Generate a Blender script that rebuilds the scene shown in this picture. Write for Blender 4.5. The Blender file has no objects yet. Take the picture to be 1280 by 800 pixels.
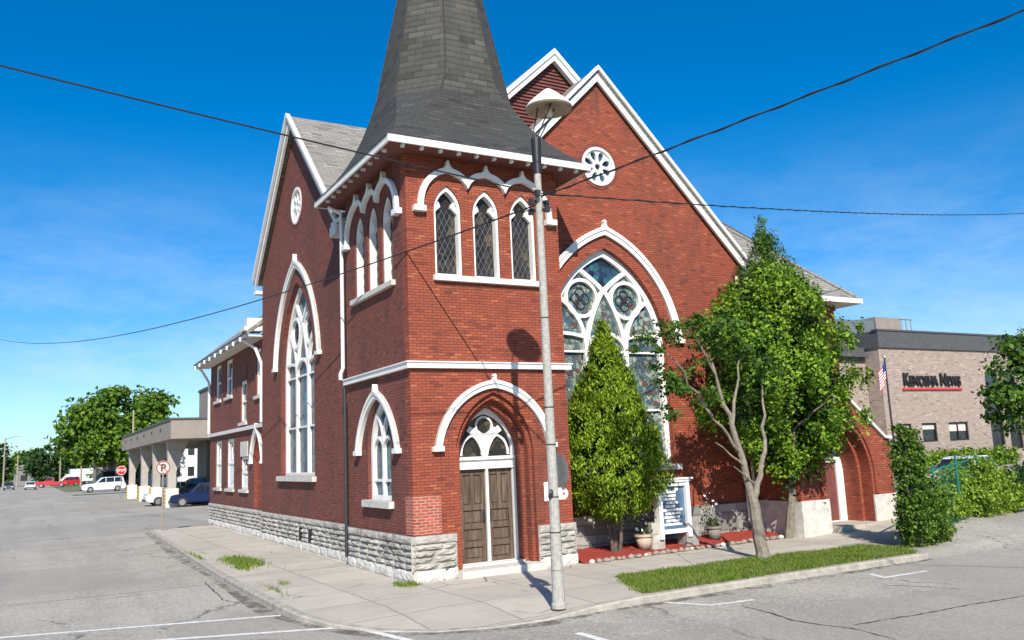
import bpy, bmesh, math, random
import numpy as np
from mathutils import Vector, Matrix
random.seed(7)
S = bpy.context.scene
COL = S.collection
R = math.radians
PI = math.pi

# ------------------------------------------------------------------ helpers: objects
def O(name, me, mat=None, parent=None, smooth=False):
    o = bpy.data.objects.new(name, me)
    COL.objects.link(o)
    if mat:
        me.materials.clear(); me.materials.append(mat)
    if parent: o.parent = parent
    if smooth:
        for p in me.polygons: p.use_smooth = True
    return o

def tag(o, label, cat, group=None, kind=None):
    if label: o['label'] = label
    if cat: o['category'] = cat
    if group: o['group'] = group
    if kind: o['kind'] = kind
    return o

def thing(name, label, cat, loc=(0, 0, 0), rz=0, group=None):
    o = bpy.data.objects.new(name, None)
    COL.objects.link(o)
    o.location = loc; o.rotation_euler = (0, 0, rz)
    o.empty_display_size = .2
    return tag(o, label, cat, group)

def copy_tree(o, parent=None):
    c = o.copy(); COL.objects.link(c); c.parent = parent
    for ch in list(o.children): copy_tree(ch, c)
    return c

def struct(o):
    o['kind'] = 'structure'; return o

def mesh(bm, recalc=True):
    if recalc: bmesh.ops.recalc_face_normals(bm, faces=bm.faces)
    me = bpy.data.meshes.new('m'); bm.to_mesh(me); bm.free(); return me

# ------------------------------------------------------------------ helpers: shapes
def box(bm, x0, x1, y0, y1, z0, z1, M=None):
    v = [Vector((x, y, z)) for z in (z0, z1) for y in (y0, y1) for x in (x0, x1)]
    if M: v = [M @ q for q in v]
    b = [bm.verts.new(q) for q in v]
    for f in ((0, 2, 3, 1), (4, 5, 7, 6), (0, 1, 5, 4), (2, 6, 7, 3), (0, 4, 6, 2), (1, 3, 7, 5)):
        bm.faces.new([b[i] for i in f])

def boxes(*bs):
    bm = bmesh.new()
    for b in bs: box(bm, *b)
    return mesh(bm)

def tube(bm, pts, rad, n=8, cap=True):
    pts = [Vector(p) for p in pts]
    if not hasattr(rad, '__len__'): rad = [rad] * len(pts)
    rings = []; ref = None
    for i, p in enumerate(pts):
        d = (pts[min(i + 1, len(pts) - 1)] - pts[max(i - 1, 0)]).normalized()
        if ref is None:
            ref = d.orthogonal().normalized()
        a = (ref - d * ref.dot(d))
        if a.length < 1e-4: a = d.orthogonal()
        a.normalize(); ref = a; b = d.cross(a)
        rings.append([bm.verts.new(p + (a * math.cos(2 * PI * k / n) + b * math.sin(2 * PI * k / n)) * rad[i]) for k in range(n)])
    for i in range(len(rings) - 1):
        for k in range(n):
            bm.faces.new((rings[i][k], rings[i][(k + 1) % n], rings[i + 1][(k + 1) % n], rings[i + 1][k]))
    if cap:
        bm.faces.new(rings[0][::-1]); bm.faces.new(rings[-1])

def tubes(*ts):
    bm = bmesh.new()
    for t in ts: tube(bm, *t)
    return mesh(bm)

def lathe(bm, prof, n=24, M=None, cap=True):
    rings = []
    for r, z in prof:
        ring = []
        for k in range(n):
            q = Vector((r * math.cos(2 * PI * k / n), r * math.sin(2 * PI * k / n), z))
            ring.append(bm.verts.new(M @ q if M else q))
        rings.append(ring)
    for i in range(len(rings) - 1):
        for k in range(n):
            bm.faces.new((rings[i][k], rings[i][(k + 1) % n], rings[i + 1][(k + 1) % n], rings[i + 1][k]))
    if cap:
        bm.faces.new(rings[0][::-1]); bm.faces.new(rings[-1])

# a wall frame F: ('y', Y) faces -y, u = x ; ('x', X) faces -x, u = y ; w is outward
def FP(F, u, v, w):
    if F[0] == 'y': return Vector((u, F[1] - w, v))
    if F[0] == 'x': return Vector((F[1] - w, u, v))
    if F[0] == 'X': return Vector((F[1] + w, u, v))
    if F[0] == 'z': return Vector((u, v, F[1] + w))

def plate_into(bm, F, loops, w0, w1):
    """one outline (plus holes) extruded from w0 to w1, added to bm"""
    tri = bmesh.new()
    if len(loops) == 1:
        n = len(loops[0])
        a = [bm.verts.new(FP(F, u, v, w0)) for u, v in loops[0]]
        b = [bm.verts.new(FP(F, u, v, w1)) for u, v in loops[0]]
        bm.faces.new(a[::-1]); bm.faces.new(b)
        for i in range(n):
            bm.faces.new((a[i], a[(i + 1) % n], b[(i + 1) % n], b[i]))
        tri.free(); return
    tri.free()
    from mathutils.geometry import delaunay_2d_cdt
    pts = []; edges = []; 
    for lp in loops:
        s = len(pts); n = len(lp)
        pts += [Vector((u, v)) for u, v in lp]
        edges += [(s + i, s + (i + 1) % n) for i in range(n)]
    vs, es, fs, ov, oe, of = delaunay_2d_cdt(pts, edges, [], 0, 1e-6)
    def inside(p, lp):
        c = False; n = len(lp)
        for i in range(n):
            x1, y1 = lp[i]; x2, y2 = lp[(i + 1) % n]
            if (y1 > p[1]) != (y2 > p[1]) and p[0] < (x2 - x1) * (p[1] - y1) / (y2 - y1) + x1: c = not c
        return c
    keep = []
    for f in fs:
        c = sum((vs[i] for i in f), Vector((0, 0))) / len(f)
        if inside(c, loops[0]) and not any(inside(c, h) for h in loops[1:]): keep.append(f)
    used = sorted({i for f in keep for i in f})
    a = {i: bm.verts.new(FP(F, vs[i][0], vs[i][1], w0)) for i in used}
    b = {i: bm.verts.new(FP(F, vs[i][0], vs[i][1], w1)) for i in used}
    cnt = {}
    for f in keep:
        bm.faces.new([b[i] for i in f]); bm.faces.new([a[i] for i in reversed(f)])
        for k in range(len(f)):
            e = (f[k], f[(k + 1) % len(f)])
            cnt[e] = 1
    for (i, j) in list(cnt):
        if (j, i) not in cnt:
            bm.faces.new((a[i], a[j], b[j], b[i]))

def plate(F, loops, w0, w1):
    bm = bmesh.new(); plate_into(bm, F, loops, w0, w1); return mesh(bm)

def rect(u0, u1, v0, v1): return [(u0, v0), (u1, v0), (u1, v1), (u0, v1)]

def arc_top(c, h, zs, za, n=14, k=0.0):
    """pointed arch from right springing over the apex to the left springing"""
    r = za - zs; Rr = (h * h + r * r) / (2 * h)
    out = []
    th = math.atan2(r, Rr - h) if Rr != h else PI / 2
    for i in range(n + 1):
        t = th * i / n
        out.append((c + h - Rr + Rr * math.cos(t), zs + Rr * math.sin(t)))
    out[-1] = (c, za)
    out = [(u + (c + h + (-h) * (i / n) - u) * k, v + (zs + r * (i / n) - v) * k) for i, (u, v) in enumerate(out)]
    return out + [(2 * c - u, v) for u, v in out[-2::-1]]

def arch(c, h, z0, zs, za, n=14, k=0.0):
    return [(c - h, z0), (c + h, z0)] + arc_top(c, h, zs, za, n, k)

def circ(c, z, r, n=28):
    return [(c + r * math.cos(2 * PI * k / n), z + r * math.sin(2 * PI * k / n)) for k in range(n)]

def ribbon_poly(pts, width):
    P = [Vector(p) for p in pts]; L = []; Rr = []
    for i, p in enumerate(P):
        d = (P[min(i + 1, len(P) - 1)] - P[max(i - 1, 0)])
        if d.length < 1e-9: continue
        d.normalize(); n = Vector((-d.y, d.x)) * width / 2
        L.append(tuple(p + n)); Rr.append(tuple(p - n))
    return L + Rr[::-1]

def bez(p0, p1, p2, n=8):
    return [((1 - t) ** 2 * p0[0] + 2 * t * (1 - t) * p1[0] + t * t * p2[0],
             (1 - t) ** 2 * p0[1] + 2 * t * (1 - t) * p1[1] + t * t * p2[1]) for t in [i / n for i in range(n + 1)]]

_rk = [0]
def ribbon_into(bm, F, pts, width, w0, w1):
    _rk[0] = (_rk[0] + 1) % 9
    e = _rk[0] * .0022
    plate_into(bm, F, [ribbon_poly(pts, width)], w0 + e, w1 + e)

def ring_into(bm, F, c, z, r0, r1, w0, w1, n=28):
    plate_into(bm, F, [circ(c, z, r1, n), circ(c, z, r0, n)], w0, w1)

def rock_wall(bm, F, u0, u1, courses, rnd, skip=()):
    """rock-faced masonry: each block is a bulging, noisy grid"""
    for (z0, z1, dep, lmin, lmax, base) in courses:
        u = u0
        while u < u1 - .02:
            l = min(rnd.uniform(lmin, lmax), u1 - u)
            if u1 - u - l < lmin * .4: l = u1 - u
            a, b = u, u + l; u = b
            if any(a < s1 and b > s0 and z0 < s3 and z1 > s2 for s0, s1, s2, s3 in skip):
                parts = []
                for s0, s1, s2, s3 in skip:
                    if a < s1 and b > s0:
                        if s0 - a > .05: parts.append((a, s0))
                        if b - s1 > .05: parts.append((s1, b))
            else: parts = [(a, b)]
            for (a, b) in parts:
                nu = max(3, int((b - a) / .09)); nv = 5
                g = []
                k = rnd.uniform(.75, 1.15); tilt = rnd.uniform(-.25, .25)
                for i in range(nu + 1):
                    row = []
                    for j in range(nv + 1):
                        s, t = i / nu, j / nv
                        e = (1 - abs(2 * s - 1) ** 5) * (1 - abs(2 * t - 1) ** 3.2)
                        w = base + dep * e * (k + tilt * (t - .5)) * rnd.uniform(.55, 1.15)
                        row.append(bm.verts.new(FP(F, a + .008 + (b - a - .016) * s, z0 + .007 + (z1 - z0 - .014) * t, w)))
                    g.append(row)
                for i in range(nu):
                    for j in range(nv):
                        bm.faces.new((g[i][j], g[i + 1][j], g[i + 1][j + 1], g[i][j + 1]))

# ------------------------------------------------------------------ materials
def newmat(name):
    m = bpy.data.materials.new(name); m.use_nodes = True
    nt = m.node_tree; b = nt.nodes['Principled BSDF']
    return m, nt, b

def N(nt, t, **kw):
    n = nt.nodes.new(t)
    for k, v in kw.items():
        if k == 'inp':
            for a, q in v.items(): n.inputs[a].default_value = q
        else: setattr(n, k, v)
    return n

def ramp(nt, fac, stops, interp='LINEAR'):
    r = N(nt, 'ShaderNodeValToRGB'); cr = r.color_ramp; cr.interpolation = interp
    while len(cr.elements) < len(stops): cr.elements.new(.5)
    for e, (p, c) in zip(cr.elements, stops):
        e.position = p; e.color = (*c, 1)
    nt.links.new(fac, r.inputs['Fac']); return r.outputs['Color']

def noise(nt, vec, scale, detail=5, rough=.6, dist=0):
    n = N(nt, 'ShaderNodeTexNoise', inp={'Scale': scale, 'Detail': detail, 'Roughness': rough, 'Distortion': dist})
    if vec is not None: nt.links.new(vec, n.inputs['Vector'])
    return n.outputs['Fac']

def mix(nt, a, b, fac, mode='MIX'):
    m = N(nt, 'ShaderNodeMix', data_type='RGBA', blend_type=mode)
    for s, v in (('A', a), ('B', b)):
        i = [q for q in m.inputs if q.name == s and q.type == 'RGBA'][0]
        if isinstance(v, tuple): i.default_value = (*v, 1)
        else: nt.links.new(v, i)
    f = m.inputs[0]
    if isinstance(fac, (int, float)): f.default_value = fac
    else: nt.links.new(fac, f)
    return [q for q in m.outputs if q.type == 'RGBA'][0]

def pos(nt): return N(nt, 'ShaderNodeNewGeometry').outputs['Position']
def objco(nt): return N(nt, 'ShaderNodeTexCoord').outputs['Object']
def mapping(nt, vec, scale=(1, 1, 1), rot=(0, 0, 0), loc=(0, 0, 0)):
    m = N(nt, 'ShaderNodeMapping'); m.inputs['Scale'].default_value = scale
    m.inputs['Rotation'].default_value = rot; m.inputs['Location'].default_value = loc
    nt.links.new(vec, m.inputs['Vector']); return m.outputs['Vector']

def wall_uv(nt, vs=1.0):
    """u along the horizontal tangent of the face, v = height"""
    g = N(nt, 'ShaderNodeNewGeometry')
    c = N(nt, 'ShaderNodeVectorMath', operation='CROSS_PRODUCT'); c.inputs[0].default_value = (0, 0, 1)
    nt.links.new(g.outputs['True Normal'], c.inputs[1])
    nz = N(nt, 'ShaderNodeVectorMath', operation='NORMALIZE'); nt.links.new(c.outputs[0], nz.inputs[0])
    d = N(nt, 'ShaderNodeVectorMath', operation='DOT_PRODUCT')
    nt.links.new(nz.outputs[0], d.inputs[0]); nt.links.new(g.outputs['Position'], d.inputs[1])
    s = N(nt, 'ShaderNodeSeparateXYZ'); nt.links.new(g.outputs['Position'], s.inputs[0])
    mu = N(nt, 'ShaderNodeMath', operation='MULTIPLY'); nt.links.new(s.outputs['Z'], mu.inputs[0]); mu.inputs[1].default_value = vs
    cb = N(nt, 'ShaderNodeCombineXYZ')
    nt.links.new(d.outputs['Value'], cb.inputs[0]); nt.links.new(mu.outputs[0], cb.inputs[1])
    return cb.outputs[0]

def bump(nt, b, h, strength=.3, dist=.02):
    n = N(nt, 'ShaderNodeBump', inp={'Strength': strength, 'Distance': dist})
    nt.links.new(h, n.inputs['Height']); nt.links.new(n.outputs[0], b.inputs['Normal'])

def brick_mat(name, c1, c2, cm, bw=.2, rh=.064, mo=.008, stain=.5, stain_col=(.05, .028, .022), eff=0.0, vs=1.0, bstr=.45, flick=(.14, .04, .03), hot=None, wav=.05):
    m, nt, b = newmat(name)
    uv = wall_uv(nt, vs)
    t = N(nt, 'ShaderNodeTexBrick', inp={'Scale': 1.0, 'Mortar Size': mo, 'Mortar Smooth': .2, 'Bias': 0.0, 'Brick Width': bw, 'Row Height': rh})
    t.inputs['Color1'].default_value = (0, 0, 0, 1); t.inputs['Color2'].default_value = (1, 1, 1, 1); t.inputs['Mortar'].default_value = (.5, .5, .5, 1)
    # a little waviness so that courses are not ruled
    wv = N(nt, 'ShaderNodeTexNoise', inp={'Scale': .7, 'Detail': 3}); nt.links.new(pos(nt), wv.inputs['Vector'])
    wa = N(nt, 'ShaderNodeVectorMath', operation='MULTIPLY_ADD'); nt.links.new(wv.outputs['Color'], wa.inputs[0]); wa.inputs[1].default_value = (wav, wav, 0); nt.links.new(uv, wa.inputs[2]); uv = wa.outputs[0]
    nt.links.new(uv, t.inputs['Vector'])
    sc_ = N(nt, 'ShaderNodeSeparateColor'); nt.links.new(t.outputs['Color'], sc_.inputs[0])
    mid = tuple((a + b_) / 2 for a, b_ in zip(c1, c2)); dk = tuple(x * .68 for x in c2)
    col = ramp(nt, sc_.outputs[0], [(.0, dk), (.12, tuple((a + b_) / 2 for a, b_ in zip(c2, mid))), (.5, mid), (.88, tuple((a + b_) / 2 for a, b_ in zip(c1, mid))), (1.0, hot or tuple(min(1, x * 1.25) for x in c1))])
    col = mix(nt, col, cm, t.outputs['Fac'])
    p = pos(nt)
    # per-row flicker and broad weathering that belongs to the wall
    st = mapping(nt, uv, (.9, 11.0, 1))
    col = mix(nt, col, flick, ramp_f(nt, noise(nt, st, 1.6, 4, .7), .5, .8, .5))
    col = mix(nt, col, stain_col, ramp_f(nt, noise(nt, mapping(nt, p, (1, 1, .35)), .55, 8, .68), .52, .78, stain))
    col = mix(nt, col, tuple(x * .45 for x in c2), rowline(nt, uv, rh))
    run = noise(nt, mapping(nt, p, (2.6, 2.6, .22)), 1.0, 6, .7)
    col = mix(nt, col, tuple(x * .8 for x in stain_col), ramp_f(nt, run, .56, .78, stain * .75))
    if eff:
        col = mix(nt, col, (.6, .5, .46), ramp_f(nt, noise(nt, mapping(nt, p, (3.2, 3.2, 8)), 1.6, 6, .75), .70, .78, eff))
    nt.links.new(col, b.inputs['Base Color']); b.inputs['Roughness'].default_value = .88
    bump(nt, b, t.outputs['Fac'], -bstr, .012)
    return m

def rowline(nt, uv, rh):
    """bed joints read darker than the uprights, and unevenly so"""
    s = N(nt, 'ShaderNodeSeparateXYZ'); nt.links.new(uv, s.inputs[0])
    d = N(nt, 'ShaderNodeMath', operation='DIVIDE'); nt.links.new(s.outputs['Y'], d.inputs[0]); d.inputs[1].default_value = rh
    f = N(nt, 'ShaderNodeMath', operation='FRACT'); nt.links.new(d.outputs[0], f.inputs[0])
    k = ramp_f(nt, f.outputs[0], .30, .12, 1.0)
    m = N(nt, 'ShaderNodeMath', operation='MULTIPLY'); nt.links.new(k, m.inputs[0])
    nt.links.new(ramp_f(nt, noise(nt, mapping(nt, uv, (1.2, 6, 1)), 1.1, 5, .7), .35, .65, .8), m.inputs[1])
    return m.outputs[0]

def ramp_f(nt, fac, a, b, mul=1.0):
    n = N(nt, 'ShaderNodeMapRange', inp={'From Min': a, 'From Max': b, 'To Min': 0.0, 'To Max': mul}); n.clamp = True
    nt.links.new(fac, n.inputs['Value']); return n.outputs[0]

def plain(name, c, rough=.6, var=.15, scale=6, metal=0.0, bumpy=0, spec=.5):
    m, nt, b = newmat(name)
    p = objco(nt)
    dark = tuple(x * (1 - var) for x in c); lite = tuple(min(1, x * (1 + var * .6)) for x in c)
    nf = noise(nt, p, scale, 6, .65)
    col = ramp(nt, nf, [(.3, dark), (.7, lite)])
    nt.links.new(col, b.inputs['Base Color'])
    b.inputs['Roughness'].default_value = rough; b.inputs['Metallic'].default_value = metal
    b.inputs['Specular IOR Level'].default_value = spec
    if bumpy: bump(nt, b, nf, bumpy, .02)
    return m

def leaf_mat(name, cols, transl=.35, rough=.55):
    m, nt, b = newmat(name)
    g = N(nt, 'ShaderNodeNewGeometry')
    n = len(cols)
    col = ramp(nt, g.outputs['Random Per Island'], [(i / max(1, n - 1), c) for i, c in enumerate(cols)])
    big = noise(nt, objco(nt), .9, 2, .5)
    col = mix(nt, col, cols[-1], ramp_f(nt, big, .45, .75, .45))
    nt.links.new(col, b.inputs['Base Color']); b.inputs['Roughness'].default_value = rough
    b.inputs['Specular IOR Level'].default_value = .25
    tr = N(nt, 'ShaderNodeBsdfTranslucent'); nt.links.new(col, tr.inputs['Color'])
    ms = N(nt, 'ShaderNodeMixShader', inp={'Fac': transl})
    nt.links.new(b.outputs[0], ms.inputs[1]); nt.links.new(tr.outputs[0], ms.inputs[2])
    nt.links.new(ms.outputs[0], nt.nodes['Material Output'].inputs['Surface'])
    return m

M = {}
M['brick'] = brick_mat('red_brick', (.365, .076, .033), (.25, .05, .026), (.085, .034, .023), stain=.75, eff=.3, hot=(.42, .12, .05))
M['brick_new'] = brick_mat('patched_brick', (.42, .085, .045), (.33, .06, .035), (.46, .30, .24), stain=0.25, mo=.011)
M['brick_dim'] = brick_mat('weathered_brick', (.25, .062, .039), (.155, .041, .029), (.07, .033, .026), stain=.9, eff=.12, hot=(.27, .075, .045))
M['brick_tan'] = brick_mat('tan_brick', (.36, .28, .23), (.27, .20, .165), (.40, .34, .29), stain=.25, stain_col=(.2, .15, .12), flick=(.2, .15, .12), bw=.4, rh=.13, mo=.02)
M['shingle'] = brick_mat('grey_shingles', (.30, .28, .25), (.21, .20, .18), (.11, .10, .095), bw=.34, rh=.11, mo=.008, stain=.35, stain_col=(.14, .13, .12), vs=1.25, flick=(.12, .11, .10))
M['slate'] = brick_mat('old_slate', (.074, .070, .060), (.044, .042, .036), (.018, .018, .016), bw=.42, rh=.17, mo=.008, stain=.6, stain_col=(.12, .11, .085), bstr=.9, flick=(.022, .022, .02))
M['shingle_dark'] = brick_mat('dark_shingles', (.058, .058, .055), (.036, .036, .035), (.014, .014, .014), bw=.33, rh=.10, mo=.006, flick=(.012, .012, .012), stain=.5, stain_col=(.028, .028, .028), bstr=.6, vs=1.2)
def trim_mat(name, c, dirt):
    m, nt, b = newmat(name)
    p = pos(nt)
    col = mix(nt, c, tuple(x * .72 for x in c), ramp_f(nt, noise(nt, p, 3.0, 7, .7), .45, .75, .6))
    col = mix(nt, col, (.34, .30, .25), ramp_f(nt, noise(nt, mapping(nt, p, (7, 7, .9)), 1.5, 6, .75), .58, .8, dirt))
    col = mix(nt, col, (.30, .25, .20), ramp_f(nt, noise(nt, p, 16, 4, .7), .66, .74, dirt * .7))
    nt.links.new(col, b.inputs['Base Color']); b.inputs['Roughness'].default_value = .65
    b.inputs['Specular IOR Level'].default_value = .3
    bump(nt, b, noise(nt, p, 9, 5, .7), .25, .015)
    return m
M['white'] = trim_mat('white_paint', (.80, .785, .75), .55)
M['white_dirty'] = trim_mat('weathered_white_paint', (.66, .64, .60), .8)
M['sill'] = plain('stone_sill', (.58, .55, .50), .8, .25, 7, bumpy=.15)
M['louver'] = plain('red_brown_siding', (.16, .05, .042), .7, .25, 3)
M['dark'] = plain('dark_void', (.012, .012, .013), .7, .1)
M['iron'] = plain('dark_iron', (.03, .03, .033), .5, .3, 20)
M['grey_metal'] = plain('grey_metal', (.30, .30, .30), .45, .25, 10, metal=.6)
M['pole'] = plain('concrete_shaft', (.40, .38, .34), .85, .3, 14, bumpy=.2)
M['hood_tan'] = plain('lamp_underside', (.30, .24, .18), .6, .2)
M['wood_pole'] = plain('utility_wood', (.34, .29, .21), .85, .25, 6)
M['bark'] = plain('grey_bark', (.24, .205, .16), .9, .4, 9, bumpy=.5)
M['bark_dark'] = plain('brown_bark', (.13, .10, .075), .9, .4, 9, bumpy=.5)
M['rock'] = plain('edging_rock', (.30, .255, .21), .85, .35, 5, bumpy=.4)
M['rock_pale'] = plain('pale_edging_rock', (.60, .57, .52), .85, .3, 5, bumpy=.4)
M['pot_tan'] = plain('tan_pot', (.46, .37, .28), .7, .2)
M['pot_grey'] = plain('grey_pot', (.22, .19, .16), .7, .2)
M['concrete_tan'] = plain('tan_concrete', (.29, .245, .205), .85, .16, 1.2, bumpy=.1)
M['chrome'] = plain('wheel_metal', (.55, .55, .56), .3, .1, metal=.8)
M['tyre'] = plain('tyre_rubber', (.02, .02, .02), .8, .1)
M['lamp_glass'] = plain('headlight', (.7, .7, .68), .2, .1)
M['tail'] = plain('tail_light', (.45, .02, .02), .3, .1)
M['red_sign'] = plain('sign_red', (.62, .02, .03), .4, .05)
M['black'] = plain('black_paint', (.015, .015, .016), .5, .1)
M['yellow'] = plain('stripe_yellow', (.62, .45, .10), .6, .15)
M['green_post'] = plain('green_fence', (.01, .16, .11), .5, .15)

def stone_mat():
    m, nt, b = newmat('rock_faced_limestone')
    p = pos(nt)
    c = ramp(nt, noise(nt, p, 3.5, 8, .7), [(.3, (.25, .23, .195)), (.5, (.41, .385, .34)), (.72, (.55, .525, .475))])
    c = mix(nt, c, (.075, .065, .05), ramp_f(nt, noise(nt, p, 1.1, 6, .7), .5, .75, .8))
    nt.links.new(c, b.inputs['Base Color']); b.inputs['Roughness'].default_value = .92
    bump(nt, b, noise(nt, p, 26, 6, .7), .55, .02)
    return m
M['stone'] = stone_mat()
M['stone_pale'] = plain('parged_footing', (.60, .57, .52), .9, .3, 5, bumpy=.35)
M['stone_block'] = brick_mat('smooth_stone_blocks', (.34, .33, .31), (.26, .25, .235), (.15, .145, .135), bw=.7, rh=.24, mo=.014, stain=.4, stain_col=(.16, .15, .14), flick=(.2, .19, .175))

def wood_mat():
    m, nt, b = newmat('weathered_door_wood')
    p = mapping(nt, pos(nt), (9, 9, .7))
    f = noise(nt, p, 2.2, 8, .7)
    c = ramp(nt, f, [(.25, (.03, .02, .014)), (.5, (.10, .066, .045)), (.75, (.22, .16, .115))])
    nt.links.new(c, b.inputs['Base Color']); b.inputs['Roughness'].default_value = .8
    bump(nt, b, f, .4, .01); return m
M['wood'] = wood_mat()

def glass_mat(name, c, rough=.06, spec=.8):
    m, nt, b = newmat(name)
    f = noise(nt, pos(nt), 2.2, 3, .5)
    col = ramp(nt, f, [(.3, tuple(x * .5 for x in c)), (.7, c)])
    nt.links.new(col, b.inputs['Base Color']); b.inputs['Roughness'].default_value = rough
    b.inputs['Specular IOR Level'].default_value = spec
    bump(nt, b, noise(nt, pos(nt), 1.6, 2, .5), .08, .05)
    return m
M['glass'] = glass_mat('window_glass', (.03, .035, .045))
M['glass_car'] = glass_mat('car_glass', (.02, .025, .03))

def stained(name, stops, scale=5.5, rough=.28):
    m, nt, b = newmat(name)
    p = pos(nt)
    v = N(nt, 'ShaderNodeTexVoronoi', inp={'Scale': scale}); nt.links.new(p, v.inputs['Vector'])
    s = N(nt, 'ShaderNodeSeparateColor'); nt.links.new(v.outputs['Color'], s.inputs[0])
    col = ramp(nt, s.outputs[0], stops, 'CONSTANT')
    e = N(nt, 'ShaderNodeTexVoronoi', feature='DISTANCE_TO_EDGE', inp={'Scale': scale}); nt.links.new(p, e.inputs['Vector'])
    col = mix(nt, (.012, .012, .012), col, ramp_f(nt, e.outputs['Distance'], .015, .05))
    col = mix(nt, col, (.03, .03, .035), ramp_f(nt, noise(nt, p, 1.3, 4, .6), .45, .7, .6))
    nt.links.new(col, b.inputs['Base Color']); b.inputs['Roughness'].default_value = rough
    b.inputs['Specular IOR Level'].default_value = .28
    bump(nt, b, noise(nt, p, 7, 3, .5), .15, .02)
    return m
M['stained'] = stained('stained_glass', [(0, (.10, .15, .17)), (.2, (.22, .28, .25)), (.38, (.06, .12, .17)), (.52, (.32, .36, .30)), (.66, (.13, .14, .14)), (.8, (.16, .25, .19)), (.94, (.14, .06, .06))], 8.0)
M['stained_blue'] = stained('blue_stained_glass', [(0, (.015, .04, .11)), (.25, (.02, .10, .16)), (.5, (.01, .02, .05)), (.7, (.03, .15, .16)), (.88, (.05, .07, .16))])
M['dark_pane'] = stained('dark_old_glass', [(0, (.03, .025, .021)), (.35, (.05, .04, .03)), (.6, (.02, .018, .015)), (.85, (.10, .075, .045))], 5.0)

def asphalt(name, c, crack=.75, joint=0.0):
    m, nt, b = newmat(name)
    p = pos(nt)
    f = noise(nt, p, .22, 8, .62)
    col = ramp(nt, f, [(.3, tuple(x * .66 for x in c)), (.5, c), (.72, tuple(x * 1.2 for x in c))])
    # wheel-track streaks along the street
    col = mix(nt, col, tuple(x * .62 for x in c), ramp_f(nt, noise(nt, mapping(nt, p, (.8, .05, 1)), 1.0, 5, .65), .48, .72, .65))
    gr = noise(nt, p, 42, 3, .7)
    col = mix(nt, col, tuple(x * .55 for x in c), ramp_f(nt, gr, .52, .8, .75))
    col = mix(nt, col, tuple(min(1, x * 1.6) for x in c), ramp_f(nt, gr, .5, .25, .5))
    # cracks
    wob = N(nt, 'ShaderNodeTexNoise', inp={'Scale': .9, 'Detail': 6, 'Roughness': .7}); nt.links.new(p, wob.inputs['Vector'])
    add = N(nt, 'ShaderNodeVectorMath', operation='MULTIPLY_ADD'); nt.links.new(wob.outputs['Color'], add.inputs[0]); add.inputs[1].default_value = (1.3, 1.3, 0); nt.links.new(p, add.inputs[2])
    e = N(nt, 'ShaderNodeTexVoronoi', feature='DISTANCE_TO_EDGE', inp={'Scale': .2}); nt.links.new(mapping(nt, add.outputs[0], (1, .75, 1)), e.inputs['Vector'])
    msk = ramp_f(nt, e.outputs['Distance'], .0085, .003)
    brk = ramp_f(nt, noise(nt, p, .55, 3, .5), .46, .54, crack)
    mm = N(nt, 'ShaderNodeMath', operation='MULTIPLY'); nt.links.new(msk, mm.inputs[0]); nt.links.new(brk, mm.inputs[1])
    col = mix(nt, col, (.05, .047, .043), mm.outputs[0])
    # tar patches, oil
    col = mix(nt, col, tuple(x * .5 for x in c), ramp_f(nt, noise(nt, mapping(nt, p, (1, .4, 1), loc=(7, 3, 0)), .6, 5, .6), .66, .74, .5))
    nt.links.new(col, b.inputs['Base Color']); b.inputs['Roughness'].default_value = .9
    co2 = N(nt, 'ShaderNodeTexVoronoi', inp={'Scale': 26.0}); nt.links.new(p, co2.inputs['Vector'])
    s2 = N(nt, 'ShaderNodeSeparateColor'); nt.links.new(co2.outputs['Color'], s2.inputs[0])
    col = mix(nt, col, tuple(min(1, x * 1.55) for x in c), ramp_f(nt, s2.outputs[0], .80, .84, .5))
    col = mix(nt, col, tuple(x * .5 for x in c), ramp_f(nt, s2.outputs[1], .82, .86, .45))
    # square-edged old patches
    tb = N(nt, 'ShaderNodeTexBrick', offset=.37, inp={'Scale': 1.0, 'Mortar Size': .0, 'Brick Width': 4.3, 'Row Height': 6.1}); nt.links.new(mapping(nt, add.outputs[0], (1, 1, 1), rot=(0, 0, .04)), tb.inputs['Vector'])
    tb.inputs['Color1'].default_value = (0, 0, 0, 1); tb.inputs['Color2'].default_value = (1, 1, 1, 1)
    s3 = N(nt, 'ShaderNodeSeparateColor'); nt.links.new(tb.outputs['Color'], s3.inputs[0])
    col = mix(nt, col, tuple(x * .80 for x in c), ramp_f(nt, s3.outputs[0], .55, .6, .45))
    nt.links.new(col, b.inputs['Base Color'])
    bump(nt, b, gr, .35, .012)
    return m
M['asphalt'] = asphalt('worn_asphalt', (.36, .333, .283))
M['asphalt_lot'] = asphalt('lot_asphalt', (.345, .318, .272))

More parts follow.
